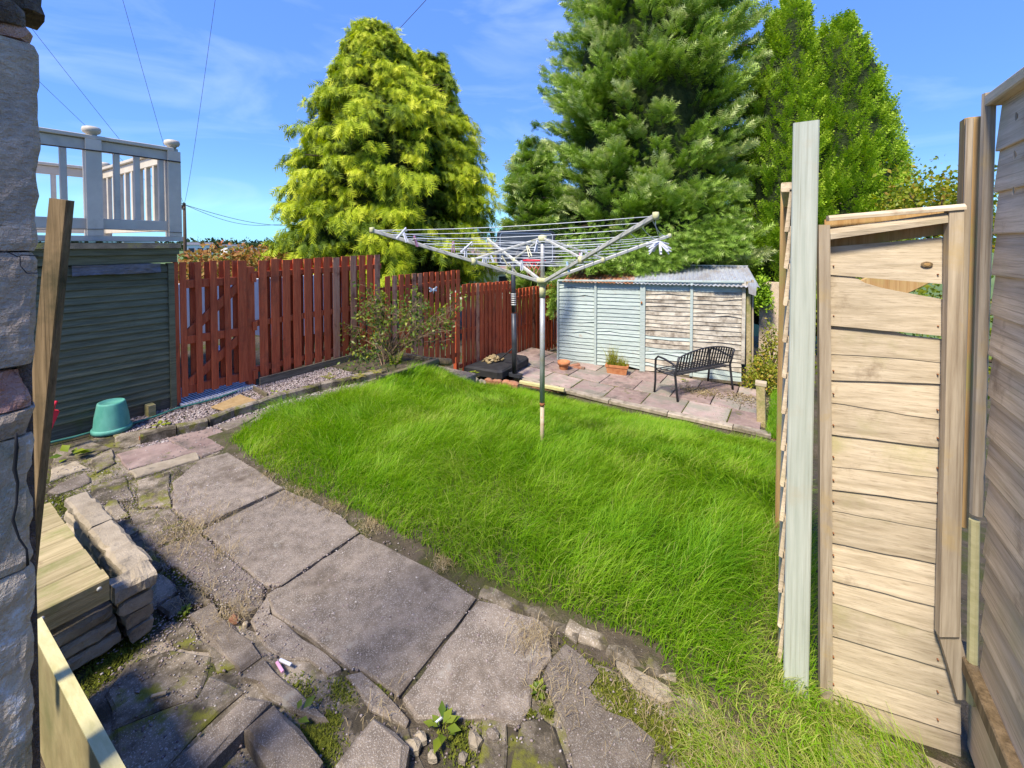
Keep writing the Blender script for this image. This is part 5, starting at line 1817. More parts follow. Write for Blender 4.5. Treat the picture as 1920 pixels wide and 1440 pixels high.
# ------------------------------------------------------------------ foliage builders
def frond_template(pairs=5, spread=.55, droop=.35, fat=.11):
    """feather-shaped spray of length 1 along x: leaflets as narrow triangles; returns verts, tris, tipness"""
    V, T, K = [], [], []

    def tri(a, b, c, k):
        n = len(V)
        V.extend([a, b, c])
        T.append((n, n + 1, n + 2))
        K.extend([k[0], k[1], k[2]])

    def pt(x, y):
        return (x, y, -droop * x * x - abs(y) * .25 * droop)
    for i in range(pairs):
        t = .08 + .72 * i / (pairs - 1)
        l = spread * (1 - .55 * t) * (.55 + .45 * math.sin(min(1, t * 2.2) * 1.57))
        for s in (-1, 1):
            a, b = pt(t - fat * .5, 0), pt(t + fat * .5, 0)
            c = pt(t + l * .85, s * l)
            tri(a, b, c, (t * .6, t * .6, .35 + t * .65))
    tri(pt(.72, -.05), pt(.72, .05), pt(1.0, 0), (.6, .6, 1))
    return np.array(V), np.array(T), np.array(K)


def rot_frames(dirs, roll):
    """orthonormal frames (n,3,3): columns = x along dirs, y lateral, z normal"""
    x = dirs / np.linalg.norm(dirs, axis=1)[:, None]
    up = np.tile([0., 0., 1.], (len(x), 1))
    par = np.abs(x[:, 2]) > .97
    up[par] = [1, 0, 0]
    y = np.cross(up, x)
    y /= np.linalg.norm(y, axis=1)[:, None]
    z = np.cross(x, y)
    c, s = np.cos(roll)[:, None], np.sin(roll)[:, None]
    return np.stack([x, y * c + z * s, z * c - y * s], 2)


def stamp(tmpl, pos, dirs, roll, size, tint, tipk=.42):
    TV, TT, TK = tmpl
    Fm = rot_frames(dirs, roll) * size[:, None, None]
    V = np.einsum('nij,kj->nki', Fm, TV) + pos[:, None, :]
    n, k = len(pos), len(TV)
    T = (TT[None] + (np.arange(n) * k)[:, None, None]).reshape(-1, 3)
    tt = (tint[:, None] + (TK[None] - .5) * tipk).reshape(-1)
    return V.reshape(-1, 3), T, tt


SIDE = np.array([cR.x, cR.y])
TOC = -np.array([cF.x, cF.y])


def conifer(name, label, base, rad, H, z0, nb, per, style, m, tmpl, size, trunk_r=.22, seed=1, group=None, tops=((0, 0, 1.0),), core=.55, back=.6):
    """rad(h, c) -> crown radius; h height above base 0..1, c -1 (picture left) .. 1 (right)"""
    rg = np.random.default_rng(seed)
    t = thing(name, label, 'tree', tuple(base), group)
    P, D, R, S, Tn = [], [], [], [], []
    bx_, by_, bz_ = base
    leaders = []
    for i in range(nb):
        h = z0 + (1 - z0) * rg.random() ** .85 * .985
        a = rg.uniform(0, 2 * np.pi)
        dxy = np.array([math.cos(a), math.sin(a)])
        if dxy @ TOC < -.35 and rg.random() > back:
            continue
        c = dxy @ SIDE
        ox, hs_ = 0, 0
        L = rad(h, c)
        if L <= .02:
            continue
        L *= {'gold': .93 - .13 * h, 'cypress': .93 - .04 * h, 'thuja': .90 - .16 * h}[style]
        bl_ = rg.normal(1, .13) if style != 'thuja' else rg.normal(1, .06)
        L = max(.12, L * min(bl_, 1.2))
        k = max(6, int(per * (.35 + .65 * min(1, L / 2.2))))
        tt = rg.uniform(.30 if style != 'thuja' else .55, 1, k) ** .55
        lat = rg.normal(0, 1, k) * (.16 + .10 * L) * (1.15 - tt)
        pd = np.array([-dxy[1], dxy[0]])
        zb = bz_ + h * H
        lv = rg.normal(.5, .16)
        if style == 'gold':
            rise, drp = .26, .28
            dv = np.abs(rg.normal(0, .17, k))
            z = zb + L * (rise * (tt - 1) - drp * (tt ** 2 - 1)) - dv
            vz = -.05 - .85 * tt ** 2 + rg.normal(0, .42, k)
        elif style == 'cypress':
            rise = .40
            dv = np.abs(rg.normal(0, .10, k))
            z = zb + L * (rise * (tt - 1) - .05 * (tt ** 2 - 1)) - dv
            vz = .75 + rg.normal(0, .40, k)
        else:
            dv = rg.uniform(0, .42, k)
            z = zb + L * (.50 * (tt - 1)) - dv + .05
            lat *= .55
            vz = 1.5 + rg.normal(0, .35, k)
        p = np.stack([bx_ + dxy[0] * L * tt + pd[0] * lat, by_ + dxy[1] * L * tt + pd[1] * lat, z], 1)
        swing = np.sign(lat) * rg.uniform(.1, .9, k) + rg.normal(0, .25, k)
        d = np.stack([dxy[0] + pd[0] * swing, dxy[1] + pd[1] * swing, vz], 1)
        P.append(p)
        D.append(d)
        R.append(rg.normal(0, .8 if style == 'gold' else 1.0, k))
        S.append(size * rg.uniform(.6, 1.25, k) * (.75 + .35 * tt))
        Tn.append(np.clip(lv + .12 + (tt - .82) * 1.3 - dv * 1.0 + rg.normal(0, .10, k), 0, 1))  # paler tips, plus shade below and highlight above each branch put into tint
    P, D, R, S, Tn = map(np.concatenate, (P, D, R, S, Tn))
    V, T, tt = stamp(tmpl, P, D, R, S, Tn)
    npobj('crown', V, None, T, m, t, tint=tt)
    # lumpy dark core: shade inside the crown put into its colour
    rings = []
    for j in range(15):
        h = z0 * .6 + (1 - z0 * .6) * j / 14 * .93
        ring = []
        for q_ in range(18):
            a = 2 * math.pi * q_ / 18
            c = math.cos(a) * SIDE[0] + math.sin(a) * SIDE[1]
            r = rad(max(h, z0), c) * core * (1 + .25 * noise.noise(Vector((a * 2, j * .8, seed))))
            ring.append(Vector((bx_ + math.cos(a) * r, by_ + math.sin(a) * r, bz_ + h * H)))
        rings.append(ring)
    emit('crown_shade_core', *ring_mesh(rings), 'core', t, True)
    rod('trunk', [Vector((bx_, by_, bz_ - .3)), Vector((bx_ + .05, by_, bz_ + H * .3)), Vector((bx_, by_, bz_ + H * .85))], [trunk_r, trunk_r * .75, .03], 'bark', t, 10)
    # a few bare limbs
    for j in range(14):
        a = rg.uniform(0, 6.28)
        h = rg.uniform(z0 * .7, .75)
        L = rad(max(h, z0), math.cos(a) * SIDE[0] + math.sin(a) * SIDE[1]) * .9
        rod('limb', [Vector((bx_, by_, bz_ + h * H)), Vector((bx_ + math.cos(a) * L * .5, by_ + math.sin(a) * L * .5, bz_ + h * H + L * .15)), Vector((bx_ + math.cos(a) * L, by_ + math.sin(a) * L, bz_ + h * H + L * .1))],
            [.05, .03, .012], 'bark', t, 6)
    return t


def edge_profile(d, zbase, H, xc, left, right):
    """radii from the outline read at picture heights: [(y, x)]"""
    def f(lst, h):
        y = 457 - (zbase + h * H - EYE.z) / d * F
        return interp(y, sorted(lst))

    def rad(h, c):
        l = max(0, xc - f(left, h)) * d / F
        r = max(0, f(right, h) - xc) * d / F
        w = .5 + .5 * c
        return lerp(l, r, w) if True else 0
    return rad


TPL_G = frond_template(4, .60, .55, .17)
TPL_C = frond_template(4, .50, .12, .15)
TPL_T = frond_template(3, .34, .05, .20)

# golden conifer, two tops
d = 13.5
c = PD(712, 457, d)
zb = -1.2
H = EYE.z + (457 - 42) / F * d - zb
conifer('golden_conifer', 'broad yellow-gold conifer behind the red fence', (c.x, c.y, zb),
        edge_profile(d, zb, H, 700, [(30, 697), (60, 655), (100, 622), (150, 608), (200, 580), (260, 553), (300, 548), (350, 536), (400, 530), (440, 522), (520, 518), (640, 540)],
                     [(30, 703), (60, 735), (95, 765), (140, 790), (180, 830), (230, 880), (280, 905), (350, 922), (420, 930), (520, 926), (640, 900)]), H, .12, 560, 98, 'gold', 'gold_leaf', TPL_G, .21, seed=3)
c2 = PD(806, 457, d + .8)
zb = 2.0
H2 = EYE.z + (457 - 92) / F * (d + .8) - zb
conifer('golden_conifer', 'second lower top of golden conifer rising on its right', (c2.x, c2.y, zb),
        edge_profile(d + .8, zb, H2, 806, [(85, 803), (120, 775), (170, 750), (260, 730), (460, 720)], [(85, 809), (105, 835), (150, 862), (200, 885), (260, 900), (460, 905)]), H2, .05, 180, 100, 'gold', 'gold_leaf', TPL_G, .21, seed=4)

# tall cypress in the middle
d = 13.2
c = PD(1215, 457, d)
zb = -1.3
H = EYE.z + (457 + 95) / F * d - zb
conifer('tall_cypress', 'tallest blue-green cypress spreading over the shed roof', (c.x, c.y, zb),
        edge_profile(d, zb, H, 1215, [(-100, 1200), (-40, 1075), (0, 1050), (60, 1048), (130, 1028), (200, 1012), (270, 1030), (330, 1015), (400, 985), (480, 975), (545, 990), (620, 1120)],
                     [(-100, 1225), (-40, 1330), (10, 1372), (100, 1398), (200, 1400), (300, 1400), (400, 1400), (490, 1395), (560, 1300), (620, 1250)]), H, .13, 700, 100, 'cypress', 'cyp_leaf', TPL_C, .22, seed=5, core=.62)
d = 12.4
c = PD(1000, 457, d)
zb = -1.3
H = EYE.z + (457 - 262) / F * d - zb
conifer('cypress', 'smaller dark cypress leaning out at the left of tallest tree', (c.x, c.y, zb),
        edge_profile(d, zb, H, 1000, [(262, 990), (300, 968), (350, 952), (400, 946), (450, 950), (520, 965), (620, 990)], [(262, 1006), (300, 1040), (350, 1060), (450, 1070), (620, 1040)]), H, .18, 230, 64, 'cypress', 'cyp_leaf', TPL_C, .25, seed=6, core=.5)
rg = np.random.default_rng(91)
tc0 = [o for o in bpy.data.objects if o.name == 'tall_cypress'][0]
P_, D_x = [], []
while len(P_) < 4200:
    x = rg.uniform(1030, 1400)
    lo = interp(x, [(1030, 600), (1062, 560), (1066, 505), (1100, 510), (1180, 519), (1250, 512), (1290, 497), (1340, 486), (1400, 480)])
    y = lo - abs(rg.normal(0, 38)) - 6
    dd_ = interp(lo - y, [(0, 9.0), (60, 9.7), (120, 10.2)]) + rg.uniform(-.2, .3) if x > 1064 else rg.uniform(9.8, 10.6)
    P_.append(tuple(PD(x, y, dd_)))
    D_x.append((TOC[0] + rg.normal(0, .7), TOC[1] + rg.normal(0, .5), rg.normal(-.1, .4)))
V, T, tt = stamp(TPL_C, np.array(P_), np.array(D_x), rg.normal(0, 1, len(P_)), rg.uniform(.12, .24, len(P_)), np.clip(rg.normal(.42, .2, len(P_)), 0, 1))
npobj('lower_branches', V, None, T, 'cyp_leaf', tc0, tint=tt)
# bright thuja pair
d = 11.6
c = PD(1478, 457, d)
zb = -1.3
H = EYE.z + (457 + 5) / F * d - zb
conifer('thuja', 'dense bright green thuja, left and taller of the joined pair', (c.x, c.y, zb),
        edge_profile(d, zb, H, 1478, [(-5, 1470), (30, 1432), (100, 1408), (180, 1392), (260, 1376), (350, 1366), (440, 1362), (500, 1366), (560, 1390), (620, 1430)],
                     [(-5, 1486), (30, 1508), (80, 1515), (300, 1560), (620, 1540)]), H, .12, 950, 92, 'thuja', 'thuja_leaf', TPL_T, .16, seed=7, core=.72)
d = 11.2
c = PD(1568, 457, d)
H = EYE.z + (457 - 32) / F * d - zb
conifer('thuja', 'dense bright green thuja, right and broader of the joined pair', (c.x, c.y, zb),
        edge_profile(d, zb, H, 1568, [(30, 1553), (60, 1528), (120, 1500), (400, 1480), (620, 1500)],
                     [(30, 1578), (70, 1598), (120, 1632), (180, 1652), (240, 1670), (300, 1690), (360, 1696), (430, 1690), (620, 1650)]), H, .10, 950, 92, 'thuja', 'thuja_leaf', TPL_T, .16, seed=8, core=.72)


def leaf_template():
    V = np.array([(0, 0, 0), (.45, .30, .06), (1, 0, -.05), (.45, -.30, .06)], float)
    return V, np.array([(0, 1, 2), (0, 2, 3)]), np.array([.3, .6, .9, .6])


TPL_L = leaf_template()


def leaf_cloud(name, P, sz, m, parent, tint_mu=.5, rg=RNG, up=.2):
    n = len(P)
    D = rg.normal(0, 1, (n, 3)) + np.array([TOC[0] * .3, TOC[1] * .3, up])
    V, T, tt = stamp(TPL_L, P, D, rg.uniform(0, 6.28, n), sz * rg.uniform(.6, 1.3, n), np.clip(rg.normal(tint_mu, .22, n), 0, 1), .15)
    return npobj(name, V, None, T, m, parent, tint=tt)


def shell_points(n, c, r, rg, lump=.25, thick=.3, seed=0):
    u = rg.normal(0, 1, (n, 3))
    u /= np.linalg.norm(u, axis=1)[:, None]
    u[:, 2] = np.abs(u[:, 2]) ** (.6 if lump < .1 else 1.0) - .25 * (rg.random(n) < .4)
    lum = np.array([noise.noise(Vector(v * 2.6) + Vector((seed, 0, 0))) for v in u])
    k = (1 + lump * lum * 2) * (1 - thick * rg.random(n) ** 1.6)
    return np.array(c) + u * np.array(r) * k[:, None]


def bush(name, label, cat, c, r, n, sz, m, group=None, mu=.5, seed=1, stems=6, kind=None, lump=.25):
    rg = np.random.default_rng(seed)
    base = (c[0], c[1], c[2])
    t = thing(name, label, cat, base, group)
    P = shell_points(n, c, r, rg, lump, .45, seed)
    leaf_cloud('crown', P, sz, m, t, mu, rg)
    for k in range(stems):
        e = P[rg.integers(0, n)]
        rod('trunk' if k == 0 else 'branch', [Vector(c) + Vector((rg.normal(0, .05), rg.normal(0, .05), -.1)), (Vector(c) + Vector(e)) / 2 + Vector((0, 0, .05)), Vector(e)], [.03 * r[2], .02 * r[2], .005], 'bark', t, 5)
    return t


# yellow-green bush between pale shed and side fence
p = PZ(1425, 735, -.95)
bush('mock_orange_bush', 'yellow-green leafy bush between the shed and side fence', 'bush', (p.x + .02, p.y + .25, -.95), (.30, .32, .62), 1500, .055, 'bush_leaf', mu=.62, seed=11)
p = PZ(1438, 700, -.95)
bush('mock_orange_bush', 'taller rear part of leafy growth against the grey wall', 'bush', (p.x + .05, p.y + .4, -.98), (.28, .3, .95), 1100, .055, 'bush_leaf', mu=.58, seed=12)
# broadleaf tree beyond the broken panel
p = PD(1755, 457, 8.6)
bush('broadleaf_tree', 'yellowish leafy treetop seen over the broken panel', 'tree', (p.x, p.y, 1.75), (1.15, .9, 1.45), 4500, .10, 'bush_leaf', mu=.5, seed=13, lump=.3)
p = PD(1700, 457, 6.5)
bush('hedge', 'ragged hedge beyond the broken panel on the right', 'hedge', (p.x, p.y, -.2), (1.5, .6, 1.75), 3000, .08, 'bush_leaf', mu=.4, seed=14)
# creeper spilling over shed corner
p = PD(1425, 560, 9.5)
bush('conifer_shoot', 'small dark green conifer growth at the shed roof corner', 'shrub', (p.x, p.y, p.z - .1), (.24, .3, .62), 1500, .07, 'thuja_leaf', mu=.35, seed=15)

# rust-coloured hedge beyond the gate
for k, (x, y0_, dd, w, lab) in enumerate(((405, 462, 9.5, 2.0, 'rust and green hedge beyond the gate, nearest the deck'), (495, 467, 11.5, 2.0, 'rust and green hedge beyond the tallest fence panel'))):
    p = PD(x, y0_, dd)
    zc_ = -.9
    bush('rusty_hedge', lab, 'hedge', (p.x, p.y, zc_), (w, 1.0, p.z - zc_), 13000, .11, 'hedge_leaf', 'rust-tinted hedges in the next garden', .62, 20 + k, 5, lump=.07)
p = PX(420, 600, -7.2)
tag(box('garden_wall', -8.6, -8.45, 1.2, 6.0, -.3, .95, 'white_wall'), 'white painted garden wall glimpsed through the gate slats', 'wall')
p = PX(425, 690, -6.3)
wb_ = thing('white_tub', 'white plastic tub seen through the gate slats', 'tub', (p.x, p.y, 0))
lathe('tub', [(0, 0), (.14, 0), (.17, .26), (.18, .27), (.165, .27), (.14, .05), (0, .05)], (p.x, p.y, -.03), 'white_wall', wb_, 20)

# ------------------------------------------------------------------ straggly shrub in the raised bed
rg = np.random.default_rng(42)
root = Vector((-4.62, 4.0, 0.0))
sh = thing('straggly_shrub', 'straggly twiggy shrub with small yellow-green leaves before the fence', 'shrub', tuple(root))
ends = [(682, 528), (690, 560), (655, 610), (640, 625), (700, 600), (715, 580), (740, 585), (750, 570), (775, 575), (800, 560), (830, 590), (850, 580), (860, 570), (845, 620), (835, 640), (800, 610), (780, 600), (760, 620),
        (700, 640), (690, 660), (720, 625), (820, 625), (730, 650), (665, 585), (712, 555), (786, 560), (860, 600), (840, 600), (705, 575), (770, 640)]
LP = []
tw = []
for x, y in ends:
    e = PD(x, y, 5.75 + rg.uniform(-.35, .35))
    m_ = root.lerp(e, .5) + Vector((rg.normal(0, .06), rg.normal(0, .06), .10))
    pts = [root + Vector((rg.normal(0, .08), rg.normal(0, .08), 0)), root.lerp(m_, .6) + Vector((rg.normal(0, .04), 0, .03)), m_, m_.lerp(e, .6) + Vector((rg.normal(0, .04), rg.normal(0, .04), .03)), e]
    tw.append(tube(pts, [.008, .007, .005, .004, .0015], 5))
    for k in range(13):
        t = rg.uniform(.25, 1)
        b_ = m_.lerp(e, t) if t > .2 else m_
        s_ = b_ + Vector(rg.normal(0, .085, 3))
        tw.append(tube([b_, (b_ + s_) / 2 + Vector((0, 0, .01)), s_], [.0025, .002, .001], 4))
        for _ in range(rg.integers(3, 9) if x < 720 or y < 600 else rg.integers(1, 5)):
            LP.append(s_ + Vector(rg.normal(0, .030, 3)))
V, Fc = merge(tw)
emit('stem', V, Fc, 'twig', sh)
leaf_cloud('leaves', np.array(LP), .050, 'rose_leaf', sh, .58, rg)
LP = [PD(x + rg.normal(0, 22), y + rg.normal(0, 14), 5.4 + rg.uniform(-.3, .3)) for x, y in [(690, 655)] * 60 + [(690, 690)] * 160 + [(660, 700)] * 60]
bb = thing('low_shrub', 'low grey-green shrub at the foot of the straggly one', 'shrub', tuple(PD(690, 705, 5.4)))
leaf_cloud('leaves', np.array(LP), .040, 'rose_leaf', bb, .33, rg)


def fern(name, label, p, n, ln, m, seed, mu=.5, tilt=.8, parent=None):
    rg = np.random.default_rng(seed)
    t = thing(name, label, 'fern' if 'fern' in name else 'weed', tuple(p))
    P, D, S, R = [], [], [], []
    tb = []
    for k in range(n):
        a = 2 * math.pi * k / n + rg.normal(0, .25)
        L = ln * rg.uniform(.7, 1.15)
        prev = Vector(p)
        pts = [prev]
        for j in range(9):
            tt = (j + 1) / 9
            q_ = Vector(p) + Vector((math.cos(a) * L * tt * .65 * tilt, math.sin(a) * L * tt * .65 * tilt, L * (tt * .95 - .55 * tt * tt * tilt)))
            pts.append(q_)
            if j > 0:
                for s in (-1, 1):
                    P.append(q_)
                    D.append((math.cos(a + s * 1.2), math.sin(a + s * 1.2), .1))
                    S.append(L * .30 * (1.1 - tt))
                    R.append(0)
            prev = q_
        tb.append(tube(pts, [.003] * 9 + [.001], 4))
    V, Fc = merge(tb)
    emit('stem', V, Fc, 'twig', t)
    P, D, S, R = np.array([tuple(v) for v in P]), np.array(D), np.array(S), np.array(R, float)
    V, T, tt = stamp(TPL_L, P, D, R, S, np.clip(rg.normal(mu, .12, len(P)), 0, 1), .2)
    npobj('frond', V, None, T, m, t, tint=tt)
    return t


fern('fern', 'green fern growing out of the raised bed timbers', PD(742, 690, 5.15), 9, .30, 'bush_leaf', 1, .32, .5)
fern('fern', 'low yellow-green fern at the middle of the edging kerb', PZ(618, 712, .03), 6, .16, 'bush_leaf', 2, .55, 1.2)
fern('fern', 'yellow fern below the raised bed timbers beside the lawn', PD(668, 712, 5.0), 6, .17, 'bush_leaf', 3, .62, 1.3)
fern('fern', 'yellow fern at the right foot of raised bed timbers', PD(706, 702, 5.05), 6, .15, 'bush_leaf', 4, .62, 1.3)


def weed(label, px, py, n, sz, seed, mu=.35, z=0.0, rose=False):
    rg = np.random.default_rng(seed)
    p = PZ(px, py, z)
    t = thing('weed', label, 'weed', tuple(p))
    P, D = [], []
    for k in range(n):
        a = 2 * math.pi * k / n * 1.618 + rg.normal(0, .3)
        r = sz * rg.uniform(.1, .5)
        P.append((p.x + math.cos(a) * r, p.y + math.sin(a) * r, p.z + sz * rg.uniform(.1, .5)))
        D.append((math.cos(a), math.sin(a), rg.uniform(.0, .5)))
    V, T, tt = stamp(TPL_L, np.array(P), np.array(D), rg.normal(0, .3, n), np.full(n, sz * .8) * rg.uniform(.6, 1.2, n), np.clip(rg.normal(mu, .1, n), 0, 1), .2)
    V = np.array(V)
    npobj('leaves', V, None, T, 'bush_leaf', t, tint=tt)
    return t


weed('round-leaved green weed growing in the broken slabs at bottom centre', 828, 1372, 14, .055, 1, .30)
weed('small green weed on the gravel by the kerb end', 302, 800, 10, .07, 2, .5)
weed('long-leaved green weed among the mossy setts on the left', 132, 860, 9, .11, 3, .35)
weed('tiny weed at the foot of the stone planter', 345, 1150, 16, .03, 4, .3)
weed('small bright weed under the middle of the tall fence panel', 520, 742, 8, .08, 5, .5)
weed('upright bright leaf growing from the planting pit kerb', 552, 1355, 4, .06, 6, .25)
weed('weed with broad leaves beside the hoop base', 888, 702, 10, .09, 7, .4, -.6)
weed('little weed sprouting under the garden bench', 1285, 716, 12, .08, 8, .35, -.93)
weed('creeping weeds in the joint by the last paving slab', 1010, 1300, 18, .03, 9, .3)

# small dropped things
def sliver(name, label, cat, x, y, w, l, rot, m, z=.012):
    p = PZ(x, y, z)
    d_ = Vector((math.cos(rot), math.sin(rot), 0)) * l / 2
    tag(bar(name, p - d_, p + d_, w, .008, m, None, bev=.002, segs=2, warp=.002), label, cat)


t_ = PZ(530, 1247, .012)
dp = thing('clothes_peg', 'pink and white peg dropped on the broken paving', 'peg', tuple(t_))
for s in (-1, 1):
    bar('leg', t_ + Vector((-.03, .006 * s, 0)), t_ + Vector((.03, .016 * s, .004)), .010, .008, 'peg_white' if s > 0 else 'peg_pink', dp, bev=.002)
sliver('plastic_stick', 'thin white plastic stick standing by the round-leaved weed', 'stick', 829, 1345, .006, .07, 1.3, 'peg_white')
sliver('wood_chip', 'pale chip of wood on the dark slab beside the planter', 'wood chip', 298, 1302, .012, .045, .9, 'straw' if False else 'pale_stone')
for i, (x, y, s, m, lab) in enumerate([(440, 1160, .020, 'brick', 'orange brick chip beside dry grass on the path'), (890, 1392, .026, 'pale_stone', 'largest pale stone in the rubble at the bottom edge'),
                                       (790, 1384, .018, 'pale_stone', 'pale stone chip left of the round-leaved weed'), (868, 1420, .016, 'pale_stone', 'small pale stone at the very bottom edge'),
                                       (925, 1380, .02, 'concrete', 'grey rubble lump right of the largest pale stone'), (775, 1400, .022, 'pale_stone', 'pale rubble lump beside the bottom kerb block'),
                                       (810, 1418, .015, 'pale_stone', 'little pale lump among moss at the bottom'), (460, 1170, .012, 'pale_stone', 'tan chip beside the orange brick chip')]):
    p = PZ(x, y, 0)
    rr_ = random.Random(i)
    o_ = poly_block('stone_chip', [(p.x + s * math.cos(a) * rr_.uniform(.8, 1.4), p.y + s * math.sin(a) * rr_.uniform(.7, 1.1)) for a in [k * math.pi / 3.5 for k in range(7)]], -.01, s * .9, m, None, rough=s * .15, step=.05, bev=s * .5, seed=i, dome=s * .15)
    tag(o_, lab, 'stone')

# ------------------------------------------------------------------ far away: bungalow, houses, trees, pole and wires
p = PD(975, 500, 24)
bg_ = thing('bungalow', 'cream bungalow with pinkish roof behind the red fence', 'house', (p.x, p.y, -2.5))
eav = EYE.z - (505 - 457) / F * 24
bd = (cR * 1.0 + cF * .15).normalized()
bn = Vector((-bd.y, bd.x, 0))
def bq(u, v, z): return Vector((p.x, p.y, 0)) + bd * u + bn * v + Vector((0, 0, z))
emit('wall', [bq(-5.5, 0, -2.6), bq(3.6, 0, -2.6), bq(3.6, 6, -2.6), bq(-5.5, 6, -2.6), bq(-5.5, 0, eav), bq(3.6, 0, eav), bq(3.6, 6, eav), bq(-5.5, 6, eav)], BOXF, 'cream', bg_)
emit('roof', [bq(-5.9, -.4, eav), bq(4.0, -.4, eav), bq(4.0, 6.4, eav), bq(-5.9, 6.4, eav), bq(-4.0, 3, eav + 1.5), bq(2.2, 3, eav + 1.5)], [(0, 1, 5, 4), (1, 2, 5), (2, 3, 4, 5), (3, 0, 4), (3, 2, 1, 0)], 'roof_tile', bg_)
emit('gutter', [bq(-5.9, -.45, eav - .1), bq(4.0, -.45, eav - .1), bq(4, -.38, eav - .1), bq(-5.9, -.38, eav - .1), bq(-5.9, -.45, eav + .02), bq(4.0, -.45, eav + .02), bq(4, -.38, eav + .02), bq(-5.9, -.38, eav + .02)], BOXF, 'slate', bg_)
f = emit('window', [bq(-1.3, -.05, -1.2), bq(.2, -.05, -1.2), bq(.2, .01, -1.2), bq(-1.3, .01, -1.2), bq(-1.3, -.05, -.1), bq(.2, -.05, -.1), bq(.2, .01, -.1), bq(-1.3, .01, -.1)], BOXF, 'white_wall', bg_)
emit('pane', [bq(-1.2, -.07, -1.1), bq(.1, -.07, -1.1), bq(.1, -.052, -1.1), bq(-1.2, -.052, -1.1), bq(-1.2, -.07, -.2), bq(.1, -.07, -.2), bq(.1, -.052, -.2), bq(-1.2, -.052, -.2)], BOXF, 'glass', f)


def far_house(label, x0, x1, yt, d, m='white_wall', gable=.35, wins=3):
    a = PD(x0, 457, d)
    b = PD(x1, 457, d * 1.04)
    a.z = b.z = 0
    u = (b - a)
    w = u.length
    u.normalize()
    n = Vector((-u.y, u.x, 0))
    zt_ = EYE.z + (457 - yt) / F * d
    zb_ = -3.2
    t = thing('white_house', label, 'house', tuple(a.lerp(b, .5) + Vector((0, 0, zb_))), 'white houses far off to the left')
    dp_ = w * .55

    def q(uu, vv, z): return a + u * uu + n * vv + Vector((0, 0, z))
    emit('wall', [q(0, 0, zb_), q(w, 0, zb_), q(w, dp_, zb_), q(0, dp_, zb_), q(0, 0, zt_), q(w, 0, zt_), q(w, dp_, zt_), q(0, dp_, zt_)], BOXF, m, t)
    emit('roof', [q(-.3, -.3, zt_), q(w + .3, -.3, zt_), q(w + .3, dp_ + .3, zt_), q(-.3, dp_ + .3, zt_), q(-.3, dp_ / 2, zt_ + w * gable * .5), q(w + .3, dp_ / 2, zt_ + w * gable * .5)],
         [(0, 1, 5, 4), (2, 3, 4, 5), (1, 2, 5), (3, 0, 4), (3, 2, 1, 0)], 'slate', t)
    for k in range(wins):
        c_ = w * (k + .5) / wins
        f = emit('window', [q(c_ + s * w * .10, v, z) for z in (zt_ - 2.3, zt_ - .9) for s, v in ((-1, -.08), (1, -.08), (1, .02), (-1, .02))], BOXF, 'glass', t)
    return t


far_house('white far house nearest the utility pole', 350, 400, 459, 110, gable=.22)
far_house('white far house left of the dark round tree', 427, 456, 462, 120, gable=.22, wins=2)
far_house('long low white building far off beside golden conifer', 444, 520, 466.5, 95, gable=.05, wins=6)
far_house('white house end far off, behind deck railings', 232, 290, 451, 120, gable=.2)
rg = np.random.default_rng(77)
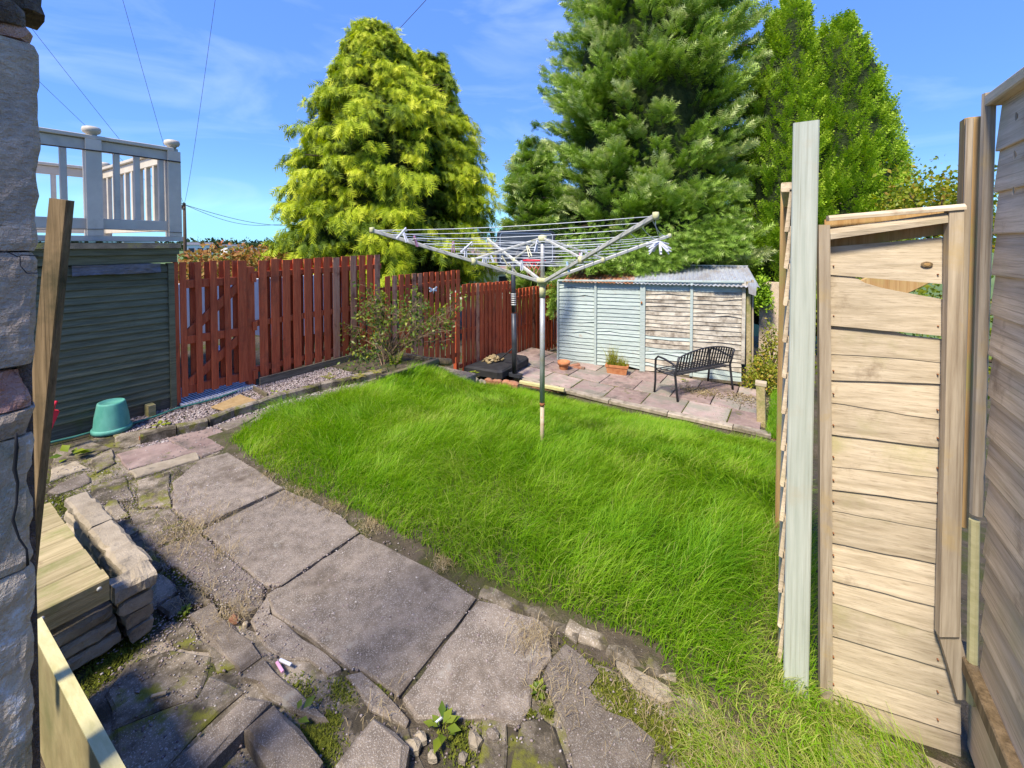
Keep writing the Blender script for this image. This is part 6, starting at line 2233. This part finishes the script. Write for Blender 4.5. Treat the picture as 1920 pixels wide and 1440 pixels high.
# far wood along the horizon: one mass
P = []
for x in np.arange(-100, 1950, 7.0):
    d = 220 + 40 * math.sin(x * .013)
    hh = 3.0 + 3.2 * abs(noise.noise(Vector((x * .03, 0, 0)))) + 1.5 * abs(noise.noise(Vector((x * .11, 3, 0))))
    c = PD(x, 457, d)
    pp = rg.normal(0, 1, (60, 3)) * np.array([1.8, 1.8, hh * .30]) + np.array([c.x, c.y, -1.5 + hh * .45])
    P.append(pp)
P = np.concatenate(P)
tag(leaf_cloud('far_wood', P, 1.9, 'far_leaf', None, .4, rg), 'dark line of far trees along the horizon', 'wood', kind='stuff')
for x, yt, dd, r, lab in ((462, 447, 150, 3.2, 'round dark tree on the horizon above the long white building'), (405, 450, 140, 1.6, 'pointed dark tree on the horizon right of the first house'), (497, 452, 150, 2.6, 'low dark tree on the horizon close to golden conifer')):
    c = PD(x, 457, dd)
    zt_ = EYE.z + (457 - yt) / F * dd
    bush('far_tree', lab, 'tree', (c.x, c.y, -2.6), (r, r, zt_ + 2.6), 420, .9, 'far_leaf', mu=.35, seed=int(x), stems=2)

pp = PD(347, 457, 42)
up_ = thing('utility_pole', 'brown wooden utility pole with insulators beyond the shed', 'utility pole', (pp.x, pp.y, -3))
ztp = EYE.z + (457 - 381) / F * 42
rod('pole', [(pp.x, pp.y, -3), (pp.x, pp.y, ztp)], [.17, .13], 'bark', up_, 10)
for k in range(3):
    rod('insulator', [(pp.x - .16 + .16 * k, pp.y - .1, ztp - .5 + .12 * k), (pp.x - .16 + .16 * k, pp.y - .1, ztp - .2 + .12 * k)], .07, 'black', up_, 8)
box('bracket', pp.x - .25, pp.x + .25, pp.y - .12, pp.y - .06, ztp - .65, ztp - .5, 'black', up_)
topw = Vector((pp.x, pp.y, ztp - .15))


def wire(label, far_px, near_px, dn, sag=.4, r0=.016, r1=.004, start=None):
    a = start or topw
    b = PD(*near_px, dn)
    pts, rs_ = [], []
    for k in range(25):
        t = k / 24
        q = a.lerp(b, t)
        q.z -= sag * math.sin(t * math.pi)
        pts.append(q)
        rs_.append(lerp(r0, r1, t))
    V, Fc = tube(pts, rs_, 5)
    tag(emit('overhead_wire', V, Fc, 'slate', None, True), label, 'wire', 'overhead wires running to the utility pole')


wire('overhead wire passing behind the left post cap, lowest', None, (60, 140), 9, .5)
wire('overhead wire crossing the sky just above the deck railing', None, (10, -10), 8, .6)
wire('overhead wire dropping to the corner post of the deck', None, (205, -90), 8, .5)
wire('nearly vertical overhead wire right of the deck', None, (416, -90), 8, .5)
wire('slack wire running right from the utility pole', None, (560, 424), 60, .6, .03, .03)
wire('second slack wire running right from the utility pole', None, (530, 420), 52, .9, .025, .025)
aw, bw = PD(690, 110, 30), PD(840, -45, 9)
V, Fc = tube([aw.lerp(bw, k / 12) + Vector((0, 0, -.1 * math.sin(k / 12 * 3.14))) for k in range(13)], [lerp(.02, .008, k / 12) for k in range(13)], 5)
tag(emit('overhead_wire', V, Fc, 'slate', None, True), 'dark overhead wire ending behind the golden conifer top', 'wire')
